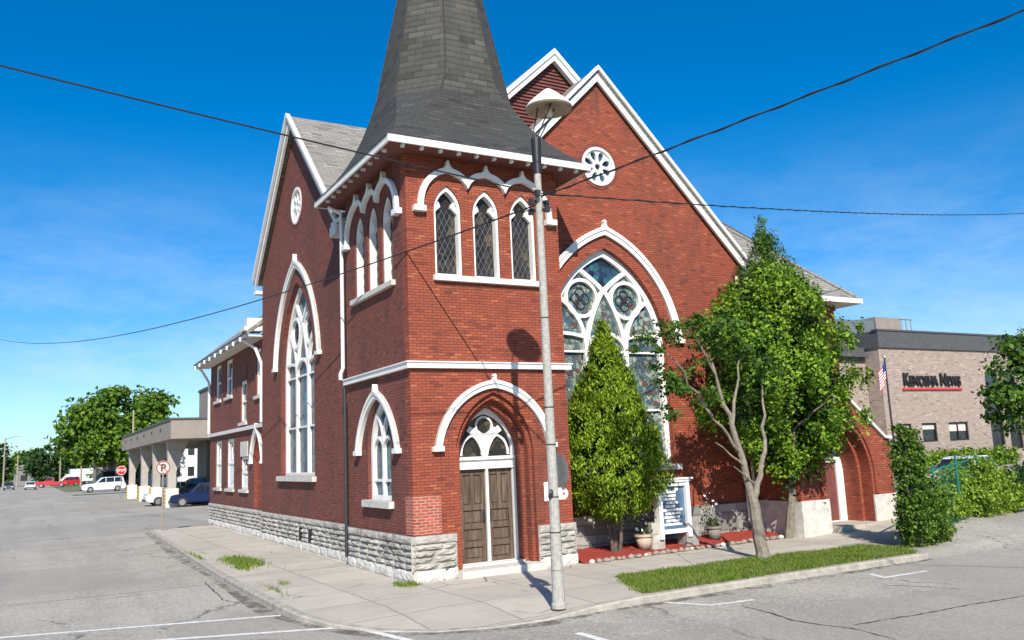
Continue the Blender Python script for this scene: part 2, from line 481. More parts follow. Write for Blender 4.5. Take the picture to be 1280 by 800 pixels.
def concrete(name, c, pitch=1.5, rotz=0):
    m, nt, b = newmat(name)
    p = mapping(nt, pos(nt), rot=(0, 0, rotz))
    t = N(nt, 'ShaderNodeTexBrick', offset=0.0, inp={'Scale': 1.0, 'Mortar Size': .012, 'Brick Width': pitch, 'Row Height': pitch, 'Bias': 0.0})
    t.inputs['Color1'].default_value = (*c, 1); t.inputs['Color2'].default_value = (*[x * .86 for x in c], 1)
    t.inputs['Mortar'].default_value = (*[x * .3 for x in c], 1)
    wob = N(nt, 'ShaderNodeTexNoise', inp={'Scale': 2.0, 'Detail': 4}); nt.links.new(p, wob.inputs['Vector'])
    add = N(nt, 'ShaderNodeVectorMath', operation='MULTIPLY_ADD'); nt.links.new(wob.outputs['Color'], add.inputs[0]); add.inputs[1].default_value = (.06, .06, 0); nt.links.new(p, add.inputs[2])
    nt.links.new(add.outputs[0], t.inputs['Vector'])
    col = t.outputs['Color']
    col = mix(nt, col, tuple(x * .62 for x in c), ramp_f(nt, noise(nt, p, .8, 8, .7), .45, .8, .8))
    col = mix(nt, col, tuple(x * .5 for x in c), ramp_f(nt, noise(nt, p, 30, 4, .7), .55, .8, .5))
    e = N(nt, 'ShaderNodeTexVoronoi', feature='DISTANCE_TO_EDGE', inp={'Scale': .45}); nt.links.new(mapping(nt, add.outputs[0], (1, 1, 1)), e.inputs['Vector'])
    mm = N(nt, 'ShaderNodeMath', operation='MULTIPLY'); nt.links.new(ramp_f(nt, e.outputs['Distance'], .008, .003), mm.inputs[0])
    nt.links.new(ramp_f(nt, noise(nt, p, .5, 2), .5, .56, .8), mm.inputs[1])
    col = mix(nt, col, (.08, .075, .07), mm.outputs[0])
    nt.links.new(col, b.inputs['Base Color']); b.inputs['Roughness'].default_value = .9
    bump(nt, b, noise(nt, p, 40, 4, .7), .2, .01)
    return m
M['walk'] = concrete('sidewalk_concrete', (.50, .455, .385))
M['kerb'] = plain('kerb_concrete', (.39, .355, .30), .9, .35, 4, bumpy=.3)

def paint_mat():
    m, nt, b = newmat('worn_road_paint')
    c = mix(nt, (.75, .74, .70), (.32, .31, .29), ramp_f(nt, noise(nt, pos(nt), 9, 6, .75), .48, .66, .85))
    nt.links.new(c, b.inputs['Base Color']); b.inputs['Roughness'].default_value = .8; return m
M['paint'] = paint_mat()

def soil(name, a, b_, scale):
    m, nt, b = newmat(name)
    f = noise(nt, pos(nt), scale, 8, .75)
    nt.links.new(ramp(nt, f, [(.3, a), (.7, b_)]), b.inputs['Base Color']); b.inputs['Roughness'].default_value = .95
    bump(nt, b, f, .9, .05); return m
M['mulch'] = soil('red_mulch', (.17, .018, .012), (.50, .06, .035), 22)
M['turf'] = soil('turf_soil', (.06, .085, .02), (.16, .15, .05), 7)
M['ground'] = soil('distant_ground', (.10, .13, .05), (.20, .20, .11), .4)

M['leaf_arbor'] = leaf_mat('arborvitae_foliage', [(.02, .05, .006), (.08, .16, .01), (.19, .31, .018), (.30, .43, .028), (.42, .54, .04)])
M['leaf_maple'] = leaf_mat('dark_green_leaves', [(.014, .045, .008), (.05, .13, .014), (.13, .26, .02), (.24, .39, .03), (.34, .49, .04)])
M['leaf_street'] = leaf_mat('street_tree_leaves', [(.012, .04, .008), (.04, .10, .015), (.08, .17, .022), (.15, .26, .03)])
M['leaf_conifer'] = leaf_mat('conifer_needles', [(.025, .08, .016), (.07, .15, .025), (.14, .24, .03)])
M['leaf_ivy'] = leaf_mat('ivy_leaves', [(.015, .045, .01), (.05, .12, .016), (.10, .20, .024), (.20, .30, .035)])
M['leaf_shrub'] = leaf_mat('bright_shrub_leaves', [(.06, .13, .012), (.18, .30, .025), (.34, .46, .05)])
M['leaf_far'] = leaf_mat('far_tree_leaves', [(.02, .065, .014), (.06, .15, .018), (.14, .25, .024), (.24, .36, .035)])
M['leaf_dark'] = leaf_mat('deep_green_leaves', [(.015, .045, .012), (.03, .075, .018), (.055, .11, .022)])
M['grass'] = leaf_mat('grass_blades', [(.05, .10, .010), (.10, .19, .016), (.18, .28, .025), (.26, .27, .08)], .3)
M['petal'] = plain('white_petals', (.75, .74, .72), .6, .1)


M['grey_dark'] = plain('dark_grey_metal', (.085, .085, .085), .6, .2, 4)
M['column_grey'] = plain('pale_column_concrete', (.40, .365, .325), .85, .2, 2, bumpy=.1)
M['red_faded'] = plain('faded_red', (.34, .06, .07), .6, .2, 8)
M['board_glass'] = glass_mat('notice_board_glass', (.10, .18, .30), .12)  # blue reflection in the board's pane is put into the base colour
M['flag_blue'] = plain('flag_blue', (.03, .05, .25), .7, .1)
def paintm(n, c):
    m = plain(n, c, .25, .05, 3); m.node_tree.nodes['Principled BSDF'].inputs['Coat Weight'].default_value = .6; return m
M['paint_white'] = paintm('car_white', (.72, .72, .71)); M['paint_blue'] = paintm('car_blue', (.008, .02, .07)); M['paint_red'] = paintm('car_red', (.5, .02, .025)); M['paint_grey'] = paintm('car_grey', (.10, .11, .13))

# ------------------------------------------------------------------ foliage
def leaf_mesh(P, size, rng, out=None, outw=.6, upw=.25, aspect=.6, jit=.5, vertical=False):
    n = len(P)
    nr = rng.normal(size=(n, 3)); nr /= np.linalg.norm(nr, axis=1)[:, None]
    if out is not None:
        nr = nr * .8 + out * outw
    nr[:, 2] += upw
    nr /= np.linalg.norm(nr, axis=1)[:, None] + 1e-9
    t = rng.normal(size=(n, 3))
    if vertical: t = t * .45 + np.array([0, 0, 1.0]) + (out * .5 if out is not None else 0)
    t -= nr * np.sum(t * nr, axis=1)[:, None]; t /= np.linalg.norm(t, axis=1)[:, None] + 1e-9
    b = np.cross(nr, t)
    s = size * (1 + jit * (rng.random(n) - .5) * 2)[:, None]
    V = np.empty((n, 4, 3))
    fold = nr * s * .12
    V[:, 0] = P - t * s * .5; V[:, 1] = P + b * s * aspect * .5 + fold; V[:, 2] = P + t * s * .5; V[:, 3] = P - b * s * aspect * .5 + fold
    me = bpy.data.meshes.new('leaves')
    me.vertices.add(n * 4); me.vertices.foreach_set('co', V.reshape(-1))
    me.loops.add(n * 4); me.loops.foreach_set('vertex_index', np.arange(n * 4, dtype=np.int32))
    me.polygons.add(n); me.polygons.foreach_set('loop_start', np.arange(0, n * 4, 4, dtype=np.int32))
    me.update(calc_edges=True); me.validate()
    return me

def lobes_points(rng, lobes, clumps, per, spread, shell=.45):
    """clump centres in the outer shell of several ellipsoids, leaves scattered round each"""
    vol = np.array([r[0] * r[1] * r[2] for c, r in lobes]) ** .7; vol = vol / vol.sum()
    P = []; Q = []
    for _ in range(clumps):
        k = rng.choice(len(lobes), p=vol); c, r = np.array(lobes[k][0]), np.array(lobes[k][1])
        d = rng.normal(size=3); d /= np.linalg.norm(d)
        rad = shell + (1.06 - shell) * rng.random() ** .6
        ce = c + d * r * rad
        m = int(per * rng.uniform(.5, 1.4))
        q = ce + rng.normal(size=(m, 3)) * spread * np.array([1, 1, .6]) * rng.uniform(.6, 1.25)
        P.append(q); o = q - c; o /= np.linalg.norm(o, axis=1)[:, None] + 1e-9; Q.append(o)
    return np.concatenate(P), np.concatenate(Q)

def cone_points(rng, prof, clumps, per, spread, shell=.5, lumps=.18):
    """prof: list of (z, radius) ; clumps near the surface of the solid of revolution with lumps"""
    zs = np.array([p[0] for p in prof]); rs = np.array([p[1] for p in prof])
    P = []; Q = []
    wz = np.linspace(zs[0], zs[-1], 60); ww = np.interp(wz, zs, rs) + .12; ww = ww / ww.sum()
    ph = rng.random(6) * 6.28
    for _ in range(clumps):
        z = rng.choice(wz, p=ww) + rng.uniform(-.05, .05); a = rng.random() * 2 * PI
        r = np.interp(z, zs, rs) * (1 + lumps * math.sin(3 * a + 2.3 * z + ph[0]) * .6 + lumps * math.sin(5 * a - 3.1 * z + ph[1]) * .6)
        r *= shell + (1.05 - shell) * rng.random() ** .5
        ce = np.array([r * math.cos(a), r * math.sin(a), z])
        m = int(per * rng.uniform(.6, 1.3))
        q = ce + rng.normal(size=(m, 3)) * spread * np.array([.8, .8, 1.1]) * rng.uniform(.6, 1.2)
        P.append(q); o = np.array([math.cos(a), math.sin(a), .35]); Q.append(np.tile(o / np.linalg.norm(o), (m, 1)))
    return np.concatenate(P), np.concatenate(Q)

def limb(rnd, p0, p1, r0, r1, n=6, wob=.06):
    p0, p1 = Vector(p0), Vector(p1); L = (p1 - p0).length
    pts = []
    for i in range(n + 1):
        t = i / n; q = p0.lerp(p1, t)
        if 0 < i < n: q += Vector((rnd.uniform(-1, 1), rnd.uniform(-1, 1), rnd.uniform(-.4, .4))) * wob * L * .5
        pts.append(q)
    return pts, [r0 + (r1 - r0) * i / n for i in range(n + 1)], 8

# ================================================================== CAMERA
cam = bpy.data.cameras.new('camera'); co = bpy.data.objects.new('camera', cam); COL.objects.link(co)
yaw, pit, rol = .5199, .1556, -.0437
fw = Vector((math.sin(yaw) * math.cos(pit), math.cos(yaw) * math.cos(pit), math.sin(pit)))
rt = Vector((math.cos(yaw), -math.sin(yaw), 0)); up = rt.cross(fw)
rt2 = rt * math.cos(rol) + up * math.sin(rol); up2 = up * math.cos(rol) - rt * math.sin(rol)
mw = Matrix((rt2, up2, -fw)).transposed().to_4x4(); mw.translation = Vector((-7.2526, -17.257, 2.6))
co.matrix_world = mw
cam.sensor_width = 36; cam.lens = 1065.25 / 1280 * 36; cam.clip_end = 5000; cam.clip_start = .1
S.camera = co

# ================================================================== LIGHT
SUN = Vector((-.42, -1.0, .84)).normalized()
el = math.asin(SUN.z); az = math.atan2(SUN.x, SUN.y)
w = bpy.data.worlds.new('World'); S.world = w; w.use_nodes = True
nt = w.node_tree; bg = nt.nodes['Background']
sky = N(nt, 'ShaderNodeTexSky', sky_type='NISHITA', sun_disc=False, sun_elevation=el, sun_rotation=az, air_density=1.0, dust_density=.3, ozone_density=2.6, altitude=200)
hs = N(nt, 'ShaderNodeHueSaturation', inp={'Saturation': 1.5, 'Value': 1.16, 'Hue': .503}); nt.links.new(sky.outputs[0], hs.inputs['Color'])
tc = N(nt, 'ShaderNodeTexCoord')
sp = N(nt, 'ShaderNodeSeparateXYZ'); nt.links.new(tc.outputs['Generated'], sp.inputs[0])
cl = noise(nt, mapping(nt, tc.outputs['Generated'], (2.2, 2.2, 6), loc=(1.3, .4, .2)), 1.5, 10, .68, .15)
low = ramp_f(nt, sp.outputs['Z'], .34, .08, 1.0)
cm_ = N(nt, 'ShaderNodeMath', operation='MULTIPLY'); nt.links.new(ramp_f(nt, cl, .40, .72, .62), cm_.inputs[0]); nt.links.new(low, cm_.inputs[1])
hz = mix(nt, hs.outputs[0], (.60, .80, 1.0), ramp_f(nt, sp.outputs['Z'], .30, .02, 1.0), 'MULTIPLY')
skyc = mix(nt, hz, (6.0, 7.2, 8.2), cm_.outputs[0])
nt.links.new(skyc, bg.inputs['Color']); bg.inputs['Strength'].default_value = .095
ld = bpy.data.lights.new('sun', 'SUN'); ld.energy = 4.8; ld.angle = R(.5); ld.color = (1.0, .935, .83)
lo = bpy.data.objects.new('sun', ld); COL.objects.link(lo); lo.rotation_euler = (-SUN).to_track_quat('-Z', 'Y').to_euler()
lo.location = (0, -30, 30)
S.view_settings.view_transform = 'Standard'; S.view_settings.look = 'None'
S.view_settings.exposure = .45; S.view_settings.gamma = 1
S.render.engine = 'CYCLES'

# ================================================================== GROUND
def hgt(x, y):
    a = min(1, max(0, (x - 11.2) / 4.2)); a = a * a * (3 - 2 * a)
    b = min(1, max(0, (y + 4.8) / 2.4)); b = b * b * (3 - 2 * b)
    return .25 * a * b

struct(O('ground', plate(('z', -.20), [rect(-1500, 1500, -1500, 2500)], -.05, 0), M['ground']))
bm = bmesh.new()
plate_into(bm, ('z', -.12), [[(-16, -120), (-2.4, -120), (-2.4, -17), (300, -17), (300, -4.0), (11, -4.0), (-1, -4.0), (-2.0, 24), (-2.0, 420), (-16, 420), (-16, -3), (-220, -3), (-220, -17), (-16, -17)]], -.05, 0)
struct(O('road', mesh(bm), M['asphalt']))
# bank forecourt and driveway between the wing and the canopy
struct(O('parking_lot', plate(('z', -.112), [[(-2.2, 24.2), (60, 24.2), (60, 100), (-2.2, 100)]], -.04, 0), M['asphalt_lot']))
struct(O('cross_street', plate(('z', -.108), [[(-2.0, 104), (90, 104), (90, 124), (-2.0, 124)]], -.01, 0), M['asphalt_lot']))

# sidewalk: kerb line sampled, apron ramp at the corner
kerb = [(-2.45, 23.8), (-2.62, 18), (-2.82, 12), (-3.0, 6), (-3.06, 2), (-3.06, -.4), (-3.0, -1.8), (-2.72, -2.9), (-2.25, -3.75), (-1.55, -4.4), (-.7, -4.75), (.3, -4.82), (1.2, -4.76), (2.4, -4.68), (6, -4.62), (10.4, -4.66)]
drop = [0, 0, 0, 0, 0, 0, .02, .06, .10, .112, .112, .10, .03, 0, 0, 0]
def inner(i, d):
    a = Vector(kerb[max(i - 1, 0)]); b = Vector(kerb[min(i + 1, len(kerb) - 1)]); t = (b - a).normalized()
    return Vector(kerb[i]) + Vector((-t.y, t.x)) * d
bm = bmesh.new()
K = []
for i, p in enumerate(kerb):
    q1 = inner(i, .16); q2 = inner(i, 1.5 if 5 < i < 13 else .5)
    z = -drop[i]
    K.append([bm.verts.new((p[0], p[1], -.2)), bm.verts.new((p[0], p[1], z - .01)), bm.verts.new((q1.x, q1.y, z)), bm.verts.new((q2.x, q2.y, 0)), q1, q2, z])
for i in range(len(K) - 1):
    bm.faces.new((K[i][2], K[i + 1][2], K[i + 1][3], K[i][3]))
vs = [k[3] for k in K] + [bm.verts.new((x, y, 0)) for x, y in ((10.4, -.2), (10.4, 1.8), (.9, 1.8), (.9, 23.8))]
bm.faces.new(vs)
bmesh.ops.triangulate(bm, faces=[f for f in bm.faces if len(f.verts) > 4])
struct(O('sidewalk', mesh(bm), M['walk']))
bm = bmesh.new()
rows = [[Vector((k[0].co.x, k[0].co.y, -.2)) for k in []]]
prev = None
for i, p in enumerate(kerb):
    z = -drop[i]; q = inner(i, .155)
    ring = [bm.verts.new((p[0], p[1], -.2)), bm.verts.new((p[0], p[1], z - .02)), bm.verts.new((p[0] + (q.x - p[0]) * .15, p[1] + (q.y - p[1]) * .15, z + .006)), bm.verts.new((q.x, q.y, z + .006)), bm.verts.new((q.x, q.y, -.2))]
    if prev:
        for j in range(4): bm.faces.new((prev[j], ring[j], ring[j + 1], prev[j + 1]))
    prev = ring
struct(O('kerb', mesh(bm), M['kerb']))
for o in [o for o in S.objects if o.name == 'sidewalk']: pass
# driveway apron on the right: a grid that climbs gently to the portico
bm = bmesh.new()
xs = [10.4 + .4 * i for i in range(6)] + [12.6 + .45 * i for i in range(11)]; ys = [-2.2 + .2 * i for i in range(0, 20)]
g = [[bm.verts.new((x, y, hgt(x, y) if y > -4.7 else -.125)) for y in ys] for x in xs]
for i in range(len(xs) - 1):
    for j in range(len(ys) - 1): bm.faces.new((g[i][j], g[i + 1][j], g[i + 1][j + 1], g[i][j + 1]))
struct(O('driveway', mesh(bm), M['walk']))
bm = bmesh.new()
ys = [-4.75 + .15 * i for i in range(0, 18)]
g = [[bm.verts.new((x, y, hgt(x, y) - .12 * max(0, min(1, (-4.2 - y) / .5)))) for y in ys] for x in xs]
for i in range(len(xs) - 1):
    for j in range(len(ys) - 1): bm.faces.new((g[i][j], g[i + 1][j], g[i + 1][j + 1], g[i][j + 1]))
struct(O('driveway_mouth', mesh(bm), M['asphalt_lot']))
bm = bmesh.new()
xs = [17.1, 20, 24, 30, 40, 60, 110]; ys = [-4.75, -4.2, -3.6, -3, -2, -1, 0, 3, 8, 22, 60]
g = [[bm.verts.new((x, y, hgt(x, y) - .12 * max(0, min(1, (-4.2 - y) / .5)))) for y in ys] for x in xs]
for i in range(len(xs) - 1):
    for j in range(len(ys) - 1): bm.faces.new((g[i][j], g[i + 1][j], g[i + 1][j + 1], g[i][j + 1]))
struct(O('side_lot', mesh(bm), M['asphalt_lot']))

# grit lying in the gutters
def gutter_mat():
    m, nt, b = newmat('gutter_grit')
    p = pos(nt)
    nt.links.new(ramp(nt, noise(nt, p, 20, 5, .7), [(.3, (.07, .06, .048)), (.7, (.20, .175, .14))]), b.inputs['Base Color']); b.inputs['Roughness'].default_value = .95
    tr = N(nt, 'ShaderNodeBsdfTransparent'); ms = N(nt, 'ShaderNodeMixShader')
    nt.links.new(ramp_f(nt, noise(nt, p, 2.6, 7, .75), .44, .62, .8), ms.inputs[0]); nt.links.new(tr.outputs[0], ms.inputs[1]); nt.links.new(b.outputs[0], ms.inputs[2])
    nt.links.new(ms.outputs[0], nt.nodes['Material Output'].inputs['Surface']); return m
bm = bmesh.new(); pv = None
for i, p in enumerate(kerb):
    q = inner(i, -.02); q2 = inner(i, -.16 - .1 * (i % 3))
    r = [bm.verts.new((q.x, q.y, -.1175)), bm.verts.new((q2.x, q2.y, -.1175))]
    if pv: bm.faces.new((pv[0], pv[1], r[1], r[0]))
    pv = r
struct(O('gutter_grit', mesh(bm), gutter_mat()))
# road paint
def strip(bm, a, b, wd, z):
    a, b = Vector(a), Vector(b); d = (b - a).normalized(); n = Vector((-d.y, d.x)) * wd / 2
    v = [bm.verts.new((q.x, q.y, z)) for q in (a - n, b - n, b + n, a + n)]; bm.faces.new(v)
bm = bmesh.new()
strip(bm, (-9.5, .95), (-3.1, -1.08), .14, -.115)
strip(bm, (-9.5, -.2), (-2.45, -3.03), .14, -.115)
strip(bm, (-2.43, -3.06), (-1.95, -5.4), .14, -.1145)
strip(bm, (.12, -5.95), (.15, -9.5), .14, -.115)
strip(bm, (2.72, -4.85), (3.1, -5.57), .11, -.115)
strip(bm, (3.07, -5.6), (4.0, -5.73), .11, -.1145)
strip(bm, (7.75, -5.2), (7.55, -5.66), .11, -.115); strip(bm, (7.5, -5.7), (8.8, -5.74), .11, -.1145)
struct(O('road_marking', mesh(bm, False), M['paint']))
# tar-filled cracks
CRACKS = [([(3.44, -5.99), (3.34, -6.69), (3.13, -7.39), (3.16, -7.83), (3.31, -8.35), (3.15, -9.2)], 0.045), ([(3.49, -8.21), (4.39, -8.29), (5.04, -8.37), (5.94, -8.38), (7.37, -8.52)], 0.045), ([(6.8, -6.24), (7.19, -7.04), (7.33, -7.56)], 0.03), ([(-8.26, 35.79), (-6.99, 35.44)], 0.03), ([(-3.39, 4.94), (-3.58, 1.6), (-3.36, 0.75)], 0.03), ([(-5.88, 3.84), (-4.51, 3.93)], 0.03), ([(4.09, -4.67), (4.16, -5.12)], 0.03), ([(5.72, -5.4), (5.68, -5.63)], 0.03), ([(-5.83, 17.13), (-5.32, 17.24)], 0.03)]
def crack(bm, pts, wd, r):
    P = []
    for (a, b) in zip(pts, pts[1:]):
        a, b = Vector(a), Vector(b); n = max(2, int((b - a).length / .09))
        for i in range(n):
            q = a.lerp(b, i / n); P.append(q + Vector((r.uniform(-1, 1), r.uniform(-1, 1))) * .018)
    P.append(Vector(pts[-1])); pl = pr_ = None
    for i, p in enumerate(P):
        d = (P[min(i + 1, len(P) - 1)] - P[max(i - 1, 0)]).normalized(); k = wd * r.uniform(.25, 1.3) * min(1, .25 + .3 * min(i, len(P) - 1 - i)); n = Vector((-d.y, d.x)) * k / 2
        l_, r2 = bm.verts.new((p.x + n.x, p.y + n.y, -.1165)), bm.verts.new((p.x - n.x, p.y - n.y, -.1165))
        if pl: bm.faces.new((pl, l_, r2, pr_))
        pl, pr_ = l_, r2
bm = bmesh.new(); rc_ = random.Random(4)
for pts_, wd_ in CRACKS: crack(bm, pts_, wd_, rc_)
struct(O('tar_crack', mesh(bm), plain('crack_tar', (.05, .047, .043), .85, .4, 8)))

# mulch bed
rng = np.random.default_rng(3)
bm = bmesh.new()
nx, ny = 60, 14
g = []
for i in range(nx + 1):
    x = 4.15 + (11.15 - 4.15) * i / nx
    y0 = -.22 + .32 * (x - 4.15) / 7 
    row = []
    for j in range(ny + 1):
        y = y0 + (1.34 - y0) * j / ny
        z = .03 + .13 * (j / ny) ** .8 + rng.uniform(-.014, .018)
        if j == 0: z = .004
        row.append(bm.verts.new((x, y, z)))
    g.append(row)
for i in range(nx):
    for j in range(ny): bm.faces.new((g[i][j], g[i + 1][j], g[i + 1][j + 1], g[i][j + 1]))
mb = O('mulch_bed', mesh(bm), M['mulch']); tag(mb, 'red wood-chip mulch bed along the church wall', 'mulch', kind='stuff')
# grass strip: turf sheet + blades
strip_poly = [(3.45, -2.42), (2.55, -4.45), (6, -4.42), (10.3, -4.42), (10.9, -3.6), (10.6, -2.75), (7, -2.42)]
struct(O('turf', plate(('z', .006), [strip_poly], -.004, .012), M['turf']))
def inside_poly(x, y, lp):
    c = False; n = len(lp)
    for i in range(n):
        x1, y1 = lp[i]; x2, y2 = lp[(i + 1) % n]
        if (y1 > y) != (y2 > y) and x < (x2 - x1) * (y - y1) / (y2 - y1) + x1: c = not c
    return c
def blades(pts, h, wd, rng):
    n = len(pts); P = np.array(pts)
    a = rng.random(n) * 2 * PI; hh = h * rng.uniform(.5, 1.4, n); ln = rng.uniform(.1, .6, n) * hh; la = rng.random(n) * 2 * PI
    d = np.stack([np.cos(a), np.sin(a), np.zeros(n)], 1) * (wd * rng.uniform(.6, 1.4, n))[:, None]
    tip = P + np.stack([np.cos(la) * ln, np.sin(la) * ln, hh], 1)
    V = np.stack([P - d, P + d, tip], 1)
    me = bpy.data.meshes.new('blades'); me.vertices.add(n * 3); me.vertices.foreach_set('co', V.reshape(-1))
    me.loops.add(n * 3); me.loops.foreach_set('vertex_index', np.arange(n * 3, dtype=np.int32))
    me.polygons.add(n); me.polygons.foreach_set('loop_start', np.arange(0, n * 3, 3, dtype=np.int32))
    me.update(calc_edges=True); return me
pts = []
while len(pts) < 30000:
    x, y = rng.uniform(2.4, 11), rng.uniform(-4.55, -2.3)
    d_ = math.sin(x * 2.1 + 1.3 * math.sin(y * 3.7)) * math.sin(y * 4.3 + x) + .9 * math.sin(x * 5.3 + y * 2.2) * .5
    if rng.random() > .62 + .42 * d_: continue
    if inside_poly(x + rng.normal() * .07, y + rng.normal() * .07, strip_poly): pts.append((x, y, .01))
tag(O('grass', blades(pts, .06, .011, rng), M['grass']), 'mown bright green grass verge along the kerb on the right', 'grass', kind='stuff')
pts = []
for (cx, cy, rx, ry, n) in ((-2.0, 7.3, .32, 1.2, 1900), (-2.3, 5.9, .12, .5, 200), (-.2, -.25, .14, .14, 200), (-.35, -.1, .1, .4, 120), (-2.75, 10, .08, 1.2, 90), (-2.2, 2.1, .1, .3, 40), (-2.62, 1.2, .06, .9, 60)):
    for _ in range(n):
        pts.append((cx + rng.normal() * rx * .6, cy + rng.normal() * ry * .6, 0))
tag(O('weeds', blades(pts, .085, .012, rng), M['grass']), 'weeds growing through the cracks of the concrete pavement', 'weeds', kind='stuff')

# ================================================================== CHURCH
church = thing('church', 'red brick corner church with square tower, grey spire and white gothic window hoods', 'church', (0, 0, 0))
rnd = random.Random(11)
TW, TD, TZ = 4.05, 4.2, 9.6
GY, GX = 1.36, .23          # planes of the two big gable walls
GLc, GRc = 9.9, 6.45        # gable centres
FT, FL, FR, FG, FW = ('y', 0), ('x', 0), ('y', GY), ('x', GX), ('x', .36)

def part(name, me, mat, parent=church, **k): return O(name, me, M[mat], parent, **k)

# ---- tower walls
upR = [1.03, 2.03, 3.03]; upL = [1.2, 2.17, 3.14]
def lancet(c): return arch(c, .345, 6.68, 8.22, 8.82, 10)
part('tower_wall', plate(FT, [rect(0, TW, 0, TZ), arch(2.05, 1.0, -.0 + .02, 2.62, 4.02)] + [lancet(c) for c in upR], -.3, 0), 'brick')
bm = bmesh.new()
plate_into(bm, ('y', .3), [rect(.3, TW - .3, .1, 5.0), arch(2.07, .79, .16, 2.55, 3.72)], -.45, -.003)
part('door_recess', mesh(bm), 'brick')
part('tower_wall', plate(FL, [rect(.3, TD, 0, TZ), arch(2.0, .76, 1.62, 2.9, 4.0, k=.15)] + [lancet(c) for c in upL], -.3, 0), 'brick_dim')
part('tower_wall', boxes((TW - .3, TW, .3, TD, 0, TZ), (.3, TW - .3, TD - .3, TD, 0, TZ)), 'brick')
part('tower_core', boxes((.75, TW - .35, .95, TD - .35, .2, 9.4)), 'dark')
# newer brick repair round the tower corner
part('brick_patch', boxes((-.006, .66, -.006, .28, .97, 1.78), (-.006, .2, .285, .42, .97, 1.78)), 'brick_new')

# ---- string course and eaves
def course(bm, x0, x1, y0, y1, z): # wraps the two visible faces of the tower
    pass
part('string_course', boxes((-.1, TW + .12, -.1, -.002, 4.55, 4.67), (-.1, -.002, -.001, TD + .06, 4.55, 4.67), (-.13, TW + .15, -.13, -.001, 4.672, 4.70), (-.13, -.001, .001, TD + .06, 4.672, 4.70)), 'white')
o_ = .60
part('tower_soffit', boxes((-o_, TW + o_, -o_, TD + o_, 9.47, 9.52)), 'louver')
part('tower_fascia', boxes((-o_ - .05, TW + o_ + .05, -o_ - .05, -o_ - .001, 9.455, 9.61), (-o_ - .05, -o_ - .001, -o_, TD + o_ + .05, 9.455, 9.61), (TW + o_ + .001, TW + o_ + .05, -o_, TD + o_ + .05, 9.455, 9.61), (-o_, TW + o_, TD + o_ + .001, TD + o_ + .05, 9.455, 9.61)), 'white')
for i in range(11):
    u = -.3 + .46 * i
    part('eave_bracket', boxes((u, u + .07, -.57, -.47, 9.40, 9.468)), 'white')
for i in range(10):
    u = -.1 + .46 * i
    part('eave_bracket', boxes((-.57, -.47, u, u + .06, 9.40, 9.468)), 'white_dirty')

# ---- spire: square bell-cast skirt that turns into an octagon
def oct_ring(h, c, z, cx=TW / 2, cy=TD / 2):
    a = h - c
    return [(cx + x, cy + y, z) for x, y in ((a, -h), (h, -a), (h, a), (a, h), (-a, h), (-h, a), (-h, -a), (-a, -h))]
def rings_mesh(rings):
    bm = bmesh.new(); rr = [[bm.verts.new(p) for p in r] for r in rings]
    for a, b in zip(rr, rr[1:]):
        for k in range(8):
            f = [a[k], a[(k + 1) % 8], b[(k + 1) % 8], b[k]]
            bm.faces.new(f)
    bm.faces.new(rr[0][::-1]); bm.faces.new(rr[-1])
    bmesh.ops.remove_doubles(bm, verts=bm.verts, dist=.0008)
    return mesh(bm)
skirt = [(2.70, .01, 9.60), (2.50, .06, 9.78), (2.30, .16, 10.02), (2.12, .30, 10.30), (1.96, .46, 10.62), (1.83, .62, 11.0), (1.73, .80, 11.4)]
part('spire_skirt', rings_mesh([oct_ring(*r) for r in skirt]), 'shingle_dark')
sp_r = [(1.715, .83, 11.38), (1.60, .90, 11.85), (1.47, .86, 12.6), (1.02, .60, 14.9), (.04, .0234, 20.6)]
part('spire', rings_mesh([oct_ring(*r) for r in sp_r]), 'slate')
bm = bmesh.new()
for k in range(8):
    pts = [Vector(oct_ring(h + .006, c, z)[k]) for h, c, z in sp_r]
    tube(bm, pts, [.022] * 3 + [.02, .012], 5)
part('spire_hip_cap', mesh(bm), 'shingle_dark')
bm = bmesh.new(); lathe(bm, [(.05, 20.5), (.08, 20.7), (.03, 20.9), (.015, 21.6)], 10, Matrix.Translation((TW / 2, TD / 2, 0)))
part('spire_finial', mesh(bm), 'iron')

# ---- foundation
def base_courses(top=.95):
    return [(.24, .37, .085, .4, .9, .005), (.37, .505, .085, .4, .9, .005), (.505, .64, .085, .4, .9, .005), (.64, .775, .085, .4, .9, .005), (.775, top, .04, .8, 1.4, .045)]
def foundation(F, u0, u1, skip=(), low=True, tagname='foundation', top=.95):
    bm = bmesh.new()
    rock_wall(bm, F, u0, u1, base_courses(top), rnd, skip)
    loops = [rect(u0, u1, .0, top - .004)] + [rect(s0, s1, s2, s3) for s0, s1, s2, s3 in skip]
    plate_into(bm, F, loops, .0, .004)
    o = part(tagname, mesh(bm), 'stone')
    if low:
        b2 = bmesh.new(); rock_wall(b2, F, u0, u1, [(-.03, .235, .04, .6, 1.3, .05)], rnd)
        plate_into(b2, F, [rect(u0 + .01, u1 - .01, -.15, .225)], .002, .05)
        part('footing', mesh(b2), 'stone_pale', o)
    return o
foundation(FT, -.075, 1.0)
foundation(FT, 3.08, TW + .06)
foundation(FL, -.075, TD)
bwin = ((8.2, 8.62, .26, .62), (9.2, 9.62, .26, .62))
foundation(FG, TD + .02, 14.55, skip=bwin, low=True)
for s in bwin:
    part('basement_window', plate(('x', GX), [arch((s[0] + s[1]) / 2, .19, s[2], s[3] - .12, s[3] - .005, 6)], .0, .03), 'dark')
foundation(FW, 14.56, 25.35)
bm = bmesh.new(); plate_into(bm, FR, [rect(TW + .01, 11.55, -.1, .95)], 0, .08)
part('foundation', mesh(bm), 'stone_block')

